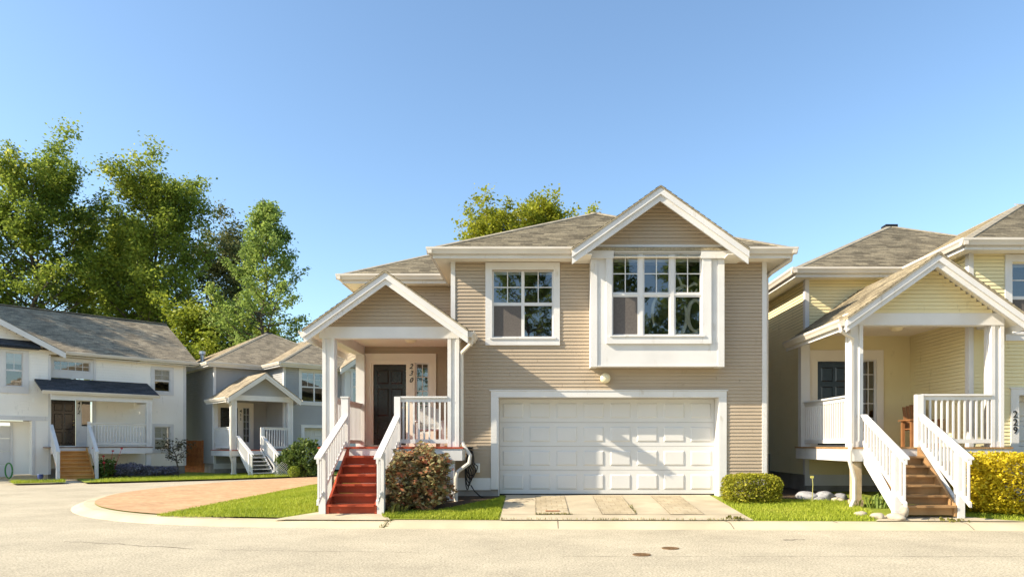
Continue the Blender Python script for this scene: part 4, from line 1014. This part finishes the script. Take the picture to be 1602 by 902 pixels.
# ---------------------------------------------------------------- shrubs and small plants
def shrub(name, label, loc, dims, leaf, n, lsize, seed, boxy=2.0, rough=.12, stems=14, cat='shrub', up=.2, core=.55):
    global rng; rng = np.random.default_rng(seed); rr = random.Random(seed)
    T = thing(name, label, cat, loc)
    a, b, c = dims; d = rng.normal(size=(n, 3)); d /= np.linalg.norm(d, axis=1)[:, None]
    k = (np.abs(d) ** boxy).sum(1) ** (-1 / boxy)
    ph = rng.uniform(0, 6.28, 6); bump = 1 + rough * (np.sin(4 * d[:, 0] + ph[0]) * np.sin(5 * d[:, 1] + ph[1]) + np.sin(7 * d[:, 2] + ph[2]) * np.sin(6 * d[:, 0] + ph[3]) + .7 * np.sin(13 * d[:, 0] + ph[4]) * np.sin(12 * d[:, 2] + ph[5]))
    rad = rng.uniform(core, 1.03, n) ** .6
    P = d * (k * bump * rad)[:, None] * np.array([a, b, c]); P[:, 2] += c * .98; P = P[P[:, 2] > .0]
    m = MB()
    for i in range(stems):
        t = rr.uniform(0, 6.28); q = rr.uniform(.3, .9)
        m.tube([(rr.gauss(0, a * .12), rr.gauss(0, b * .12), -.05), (math.cos(t) * a * q * .5, math.sin(t) * b * q * .5, c * .8), (math.cos(t) * a * q, math.sin(t) * b * q, c * rr.uniform(1.0, 1.7))], [.016, .012, .004], 5, False)
    m.build('stem', 'twig', T); quads_mesh('foliage', leaf_points(P, lsize, up), leaf, T)
    return T
M['leaf_photinia'] = leafmat('bronze_green_leaves', (.15, .085, .035), (.38, .38, .18), (.60, .17, .10), .3, 5, stops=(.25, .46, .92))
M['leaf_box'] = leafmat('boxwood_leaves', (.18, .20, .02), (.42, .40, .035), (.58, .52, .08), .35, 5)
M['leaf_hedge'] = leafmat('golden_hedge_leaves', (.50, .40, .02), (.68, .55, .03), (.74, .62, .09), .35, 5)
M['leaf_dark'] = leafmat('dark_shrub_leaves', (0.058, 0.098, 0.023), (0.130, 0.182, 0.033), (0.234, 0.273, 0.065), .3, 3)
M['leaf_lav'] = leafmat('lavender_spikes', (.13, .13, .13), (.24, .22, .28), (.30, .30, .20), .25, 6)
M['leaf_plum'] = leafmat('plum_leaves', (.04, .035, .02), (.08, .075, .03), (.13, .10, .05), .25, 4)
M['petal'] = mat('red_petals', (.45, .03, .05), (.35, .02, .03), .6)
shrub('photinia_bush', 'bronze and green leaved bush beside the red steps under the porch rail', (-2.38, 13.72, .15), (.63, .50, .64), 'leaf_photinia', 6500, .088, 31, 2.8, .14, 26, up=.9)
shrub('clipped_shrub', 'low clipped boxy shrub on the grass right of the white garage door', (4.60, 14.55, .22), (.60, .40, .335), 'leaf_box', 12000, .042, 32, 4.5, .03, 22, up=.6)
shrub('hedge', 'bright yellow green hedge below the porch of house 229', (10.4, 13.25, .18), (2.05, .50, .585), 'leaf_hedge', 42000, .056, 33, 7, .035, 46, 'hedge', up=.6)
shrub('green_shrub', 'large loose dark green shrub in front of the grey garage', (-10.55, 31.3, .05), (.85, .7, .85), 'leaf_dark', 5000, .11, 34, 2.0, .2, 12)
shrub('green_shrub', 'shrub climbing under the railing of the grey house porch', (-11.4, 31.6, .05), (.55, .4, .62), 'leaf_dark', 3200, .10, 35, 2.4, .2, 10)
shrub('ball_shrub', 'small lime green ball plant in front of the dark green shrub', (-10.7, 30.2, .05), (.26, .26, .26), 'leaf_lime', 900, .06, 36, 2, .05, 5, 'plant')
shrub('lavender', 'mounded purple lavender in front of the white house wall', (-17.75, 29.85, .05), (1.15, .5, .32), 'leaf_lav', 6500, .075, 37, 2, .15, 12, 'plant', 1.2)
shrub('lavender', 'tail of the purple lavender bed towards the gnarled tree', (-17.0, 30.9, .05), (.9, .4, .24), 'leaf_lav', 3000, .075, 38, 2, .15, 8, 'plant', 1.2)
ro = shrub('rose_bush', 'leggy rose bush with red flowers beside the orange steps', (-18.5, 29.35, .05), (.42, .35, .42), 'leaf_dark', 1500, .09, 39, 2, .25, 12, 'shrub')
rr = random.Random(5)
for i in range(6):
    c = (rr.uniform(-.5, .7), rr.uniform(-.4, .3), rr.uniform(.5, 1.35)); f = MB(); f.lathe([(0, -.04), (.035, -.025), (.055, .01), (.04, .035), (0, .04)], c, 8); f.tube([(c[0] * .4, c[1] * .4, .1), (c[0], c[1], c[2])], .008, 4); f.build('flower', 'petal', ro)
sm = tree('ornamental_tree', 'small gnarled plum leaved tree by the right corner of the white house', (-16.55, 31.6, .05), 1.75, .55, .42, 9, 'leaf_plum', 650, .09, 40, None, (10, 40), .22, .05, sub=3, lean=-.16)
def tuft(name, label, loc, n, h, m, seed, spread=.15):
    rr = random.Random(seed); T = thing(name, label, 'plant', loc); q = []
    for i in range(n):
        a = rr.uniform(0, 6.28); hh = h * rr.uniform(.6, 1.1); o_ = Vector((rr.gauss(0, spread), rr.gauss(0, spread * .6), 0)); d = Vector((math.cos(a), math.sin(a), 0)); s = Vector((-d.y, d.x, 0)) * .018
        p1 = o_ + d * hh * .25 + Vector((0, 0, hh * .7)); p2 = o_ + d * hh * .6 + Vector((0, 0, hh * .85))
        q += [o_ - s, o_ + s, p1 + s, p1 - s, p1 - s, p1 + s, p2 + s * .2, p2 - s * .2]
    quads_mesh('leaf_blades', np.array([list(v) for v in q]), m, T); return T
tuft('strap_leaved_plant', 'strappy green plant under the left stair rail of house 229', (6.95, 13.9, .22), 30, .34, 'leaf_fresh', 1, .22)
tuft('weed', 'small weed tuft growing where the driveway meets the kerb', (3.72, 12.60, .12), 26, .09, 'weeds', 2, .08)
tuft('weed', 'dry weed tuft beside the river stones at the foot of the brown steps', (7.55, 12.40, .11), 30, .08, 'weeds', 3, .12)
tuft('dry_plant', 'straw coloured tuft at the foot of the bronze bush', (-2.72, 13.25, .15), 34, .26, 'weeds', 4, .12)

# ---------------------------------------------------------------- small things
def stone(label, loc, d, seed, m='stone', name='stone', group=None):
    rr = random.Random(seed); bm = bmesh.new(); bmesh.ops.create_icosphere(bm, subdivisions=3, radius=1)
    ph = [rr.uniform(0, 6) for _ in range(6)]
    for v in bm.verts:
        k = 1 + .05 * math.sin(7 * v.co.x + ph[3]) * math.sin(8 * v.co.z + ph[4]) + .04 * math.sin(11 * v.co.y + ph[5]) + .09 * math.sin(2.3 * v.co.x + ph[0]) * math.sin(2.7 * v.co.y + ph[1]) + .06 * math.sin(4 * v.co.z + ph[2] + 3 * v.co.x)
        v.co = Vector((v.co.x * d[0], v.co.y * d[1], v.co.z * d[2])) * k
    me = bpy.data.meshes.new(name); bm.to_mesh(me); bm.free()
    for p in me.polygons: p.use_smooth = True
    me.materials.append(M[m]); o = bpy.data.objects.new(name, me); COL.objects.link(o); o.location = loc; o.rotation_euler = (0, 0, rr.uniform(0, 3))
    return tag(o, label, 'stone', group)
gr_ = 'river stones edging the lawn by the brown steps'
stone('largest pale river stone, at the kerb end of the row beside the brown steps', (6.62, 12.55, .17), (.17, .125, .08), 1, group=gr_)
stone('pale river stone second from the kerb in the row beside the brown steps', (6.36, 12.72, .17), (.135, .10, .065), 2, group=gr_)
stone('small pale river stone at the lawn end of the row beside the brown steps', (6.18, 12.98, .18), (.12, .09, .06), 3, group=gr_)
stone('upright pale stone leaning on the foot of the left stair post of house 229', (6.82, 12.62, .27), (.075, .07, .12), 4)
g2 = 'grey rocks heaped by the house 229 wall'
for i, (x, y, a, b, c, t) in enumerate([(5.95, 15.0, .24, .2, .13, 'leftmost grey rock in the heap under the porch of house 229'), (6.32, 14.95, .27, .2, .14, 'biggest grey rock in the middle of the heap under the porch of house 229'), (6.68, 14.98, .2, .16, .10, 'grey rock at the right of the heap next to the downspout foot'), (6.15, 14.78, .14, .11, .07, 'small grey rock in front of the heap under the porch of house 229'), (6.5, 14.7, .15, .1, .06, 'flat pale rock at the front right of the heap by the downspout')]):
    stone(t, (x, y, .28 + c * .5), (a, b, c), 10 + i, 'slate' if i != 4 else 'stone', 'rock', g2)
# garden stake with a yellow flag
T = thing('garden_stake', 'thin yellow garden stake standing in the grass beside the grey rocks', 'stake', (5.85, 14.45, .25))
MB().tube([(0, 0, 0), (.02, 0, .42), (0, .0, .58)], .008, 6).build('stick', mat('yellow_stick', (.42, .40, .14), None, .6), T)
MB().box(-.035, .035, -.006, .006, .54, .59).build('tip', mat('yellow_tag', (.55, .50, .12), None, .5), T)
# valve covers
for x, y, t in ((1.95, 9.88, 'small round rusty valve cover in the road, the farther of two'), (1.447, 9.31, 'small round rusty valve cover in the road, the nearer of two')):
    T = thing('valve_cover', t, 'valve cover', (x, y, .0), 0, 'valve covers in the road')
    m = MB(); m.lathe([(.125, -.01), (.125, .008), (.105, .009), (.100, .004)], (0, 0, 0), 28); m.build('rim', 'iron', T)
    m = MB(); m.lathe([(0, .006), (.095, .006), (.098, .001)], (0, 0, 0), 28)
    for k in range(6):
        a = k * math.pi / 3; m.box(.05 * math.cos(a) - .012, .05 * math.cos(a) + .012, .05 * math.sin(a) - .012, .05 * math.sin(a) + .012, .006, .010)
    m.build('lid', 'iron', T)
# road cracks and kerb joints (thin sheets lying on the surface)
def ribbon(mb, pts, w_, z):
    pts = [Vector((*p, 0)) for p in pts]
    L = []; rr = random.Random(len(pts))
    for i, p in enumerate(pts):
        t = (pts[min(i + 1, len(pts) - 1)] - pts[max(i - 1, 0)]).normalized(); n = Vector((-t.y, t.x, 0)); ww = w_ * rr.uniform(.3, 1.2)
        L += [(p.x + n.x * ww, p.y + n.y * ww, z), (p.x - n.x * ww, p.y - n.y * ww, z)]
    mb.add(L, [(2 * i, 2 * i + 1, 2 * i + 3, 2 * i + 2) for i in range(len(pts) - 1)])
rr = random.Random(9); ck = MB()
ribbon(ck, [(.35 + i * .11, 9.16 + rr.gauss(0, .012), ) for i in range(62)], .006, .004)
ribbon(ck, [(-7.3 + i * .14, 10.6 - i * .045 + rr.gauss(0, .02)) for i in range(18)], .010, .004)
ribbon(ck, [(-4.6 + i * .13, 9.75 - i * .012 + rr.gauss(0, .02)) for i in range(24)], .006, .004)
ribbon(ck, [(-9.8 + i * .16, 19.0 + i * .02 + rr.gauss(0, .02)) for i in range(6)], .05, .004)
ribbon(ck, [(-8.6 + i * .15, 19.1 + rr.gauss(0, .02)) for i in range(5)], .03, .004)
ribbon(ck, [(3.9 + i * .07, 10.75 + rr.gauss(0, .02)) for i in range(6)], .03, .004)
tag(ck.build('road_cracks', 'crack'), kind='structure')
kj = MB()
for x, y, dx in ((-2.72, 12.2, .07), (.40, 12.11, .0), (3.5, 12.03, -.05), (7.65, 11.9, .0), (-6.0, 12.6, .1), (10.5, 11.86, 0), (5.4, 11.98, 0)):
    vs = []
    for d, hgt in ((.0, .016), (.07, .049), (.16, .089), (.24, .108), (.46, .112)):
        vs += [(x + dx * d / .46 - .008, y + d, hgt), (x + dx * d / .46 + .008, y + d, hgt)]
    kj.add(vs, [(2 * i, 2 * i + 1, 2 * i + 3, 2 * i + 2) for i in range(4)])
tag(kj.build('kerb_joints', 'crack'), kind='structure')
dj = MB()
for x in (.0, .64, 1.27, 1.92, 2.57, 3.21): ribbon(dj, [(x + rr.gauss(0, .004), 13.0 + i * .125) for i in range(19)], .005, 0)
ribbon(dj, [(-.62 + i * .19, 13.0 + rr.gauss(0, .006)) for i in range(25)], .009, 0)
ribbon(dj, [(-.45 + i * .05, 14.75 + rr.gauss(0, .05)) for i in range(9)], .022, 0); ribbon(dj, [(-.5 + i * .05, 14.45 + rr.gauss(0, .05)) for i in range(8)], .02, 0)
dj.v = [(x, y, lot_z(x, y) + .028) for x, y, z in dj.v]
tag(dj.build('driveway_joints', 'crack'), kind='structure')
kw = [[(-2.80, 12.2), (-2.66, 12.2), (-2.60, 12.62), (-2.72, 12.62)], [(-.7, 12.54), (3.9, 12.46), (3.9, 12.51), (-.7, 12.58)], [(7.55, 11.95), (7.65, 11.95), (7.5, 12.35), (7.3, 12.35)], [(.0, 13.0), (.7, 13.0), (.7, 13.06), (.0, 13.06)], [(1.9, 13.02), (1.96, 13.02), (1.98, 14.2), (1.9, 14.2)]]
blades('kerb_weeds', kw, (120, 220, 110, 160, 60), .035, 8, lambda x, y: min(.11, max(.0, (y - 12.15) * .3)) if x < -2.4 or x > 5 else lot_z(x, y) + .015, 'weeds')
o = MB().box(-.14, .14, -.06, .06, 0, .012).build('loose_brick', 'redbrick', None, bevel=.004); o.location = (.33, 13.35, lot_z(.33, 13.35) + .024); tag(o, 'reddish brick lying in the first paver strip of the driveway', 'brick')
# hose on the wall, outlet box
hs = MB()
for k in range(5):
    x = -1.52 + k * .025; rr = random.Random(k); pts = []
    for i in range(25):
        a = math.pi * 2 * i / 24; lo = .50 + .08 * k; hi = 1.42 - .015 * k
        pts.append((x + (.05 + .022 * k) * math.sin(a) * (1.0 if math.cos(a) < 0 else .35), 15.18 - .03 * (k % 3), (hi + lo) / 2 + (hi - lo) / 2 * math.cos(a)))
    hs.tube(pts, .012, 6, False)
hs.tube([(-1.44, 15.17, .60), (-1.36, 15.12, .48), (-1.25, 15.08, .38), (-1.15, 15.03, .33), (-1.0, 14.98, .31)], .012, 6)
T = thing('garden_hose', 'coiled black hose hanging on the taupe wall beside the downspout', 'hose', (-1.47, 15.2, .4)); o = hs.build('hose_coil', 'rubber', T); o.matrix_parent_inverse = Matrix.Translation((1.47, -15.2, -.4))
o = MB().box(-1.53, -1.41, 15.13, 15.30, 1.40, 1.44).build('hook', 'rubber', T); o.matrix_parent_inverse = Matrix.Translation((1.47, -15.2, -.4))
o = MB().box(-.055, .055, -.05, .05, -.1, .1).build('outlet_box', 'plastic', None, bevel=.01); o.location = (-1.30, 15.24, .98); tag(o, 'small pale outlet box on the taupe wall right of the hose', 'outlet box')
o = MB().box(-.30, .30, -.02, .02, 0, .012).build('x', 'rubber'); bpy.data.objects.remove(o)
# chairs
def chair(label, loc, rz, m):
    T = thing('slatted_chair', label, 'chair', loc, rz)
    s = MB()
    for i in range(5): s.box(-.26, .26, -.26 + i * .105, -.26 + i * .105 + .09, .40, .425)
    s.build('seat', m, T)
    for k, x in enumerate((-.20, -.12, -.04, .04, .12, .20)):
        b = MB(); b.add([(x - .035, .24, .38), (x + .035, .24, .38), (x + .035, .262, .38), (x - .035, .262, .38), (x - .035, .40, 1.0 - abs(x) * .3), (x + .035, .40, 1.0 - abs(x) * .3), (x + .035, .422, 1.0 - abs(x) * .3), (x - .035, .422, 1.0 - abs(x) * .3)],
                      [(0, 3, 2, 1), (4, 5, 6, 7), (0, 1, 5, 4), (1, 2, 6, 5), (2, 3, 7, 6), (3, 0, 4, 7)]); b.build('back_slat', m, T)
    b = MB(); b.box(-.26, .26, .265, .29, .50, .56); b.build('back_rail', m, T)
    for sx in (-1, 1):
        MB().box(sx * .30 - .06, sx * .30 + .06, -.34, .34, .60, .625).build('armrest', m, T)
        MB().box(sx * .29 - .03, sx * .29 + .03, -.28, -.20, 0, .60).build('leg', m, T); MB().box(sx * .29 - .03, sx * .29 + .03, .20, .28, 0, .60).build('leg', m, T)
    return T
chair('white slatted armchair on the porch behind the rail of house 230', (-2.55, 16.5, 1.45), R(12), 'white')
M['teak'] = mat('teak', (.30, .14, .055), (.22, .10, .04), .6, 4)
chair('brown wooden slatted armchair behind the porch rail of house 229', (8.88, 15.75, 1.45), R(-6), 'teak')
# cedar fence between the two far houses
T = thing('cedar_fence', 'orange brown cedar board fence in the gap between the white and grey houses', 'fence', (-18.3, 35.7, 0), math.atan2(-.45, 1.5))
b = MB(); rr = random.Random(3)
for i in range(11): b.box(i * .145, i * .145 + .138, 0, .02, .05, 1.72 + rr.uniform(-.015, .015))
b.build('board_panel', 'fence', T)
for z in (.4, 1.4): MB().box(0, 1.6, .021, .06, z, z + .09).build('rail', 'fence', T)
for x in (-.05, 1.6): MB().box(x - .05, x + .05, .0, .1, 0, 1.8).build('fence_post', 'fence', T)
# dark side gate between the taupe and the yellow house
T = thing('side_gate', 'narrow dark gate in the gap between the taupe and yellow houses', 'gate', (5.24, 16.1, .3))
b = MB()
for i in range(2): b.box(i * .15, i * .15 + .14, 0, .025, .05, .98)
b.build('gate_board', mat('dark_green_board', (.02, .03, .028), None, .7), T)
MB().box(0, .3, .026, .06, .3, .38).build('gate_rail', 'rubber', T); MB().box(0, .3, .026, .06, .8, .88).build('gate_rail', 'rubber', T)
# lattice, metal flue, hose reel and pot by the far houses
T = thing('lattice_panel', 'small white diamond lattice under the grey house porch', 'lattice', (-11.75, 30.85, .12), R(30))
b = MB()
for i in range(-3, 7):
    for sg, y in ((1, 0), (-1, .012)):
        p = [(i * .1, 0), (i * .1 + sg * .6, .6)]; (xa, za), (xb, zb) = p
        lo, hi = max(0, min(1, (0 - xa) / (xb - xa))), max(0, min(1, (.55 - xa) / (xb - xa)))
        if lo > hi: lo, hi = hi, lo
        if hi - lo < .05: continue
        x0, z0, x1, z1 = xa + (xb - xa) * lo, za + (zb - za) * lo, xa + (xb - xa) * hi, za + (zb - za) * hi
        b.add([(x0 - .014, y, z0), (x0 + .014, y, z0), (x1 + .014, y, z1), (x1 - .014, y, z1), (x0 - .014, y + .01, z0), (x0 + .014, y + .01, z0), (x1 + .014, y + .01, z1), (x1 - .014, y + .01, z1)], [(0, 1, 2, 3), (7, 6, 5, 4), (0, 4, 5, 1), (1, 5, 6, 2), (2, 6, 7, 3), (3, 7, 4, 0)])
b.build('lattice', 'white', T)
MB().box(-.03, .58, -.012, .03, -.04, 0).build('lattice_frame', 'white', T)
T = thing('metal_flue', 'silver flue pipe rising beside the left eave of the grey house', 'flue pipe', (-17.55, 35.95, .0))
MB().tube([(0, 0, 0), (0, 0, 6.2)], .10, 12).build('pipe', 'steel', T); MB().tube([(0, 0, 6.2), (0, 0, 6.25), (0, 0, 6.4), (0, 0, 6.42)], [.10, .16, .16, .05], 12).build('cap', 'steel', T)
T = thing('hose_coil', 'green hose coil leaning by the garage of the white house', 'hose', (-22.2, 28.75, .05))
b = MB()
for k in range(4): b.tube([( .03 * k + .15 * math.cos(a * .26), -.03 * k, .36 + .32 * math.sin(a * .26)) for a in range(25)], .022, 6, False)
b.build('coil', 'greenhose', T)
T = thing('plant_pot', 'small blue glazed pot beside the orange steps of the white house', 'pot', (-20.75, 28.6, .05))
b = MB(); b.lathe([(.07, 0), (.10, .07), (.115, .15), (.10, .18), (.11, .21), (.09, .21), (.08, .14), (0, .12)], (0, 0, 0), 16); b.build('pot_body', 'bluepot', T, True)
T = thing('doormat', 'red doormat at the top of the white steps of the grey house', 'doormat', (0, 0, 0)); bpy.data.objects.remove(T)
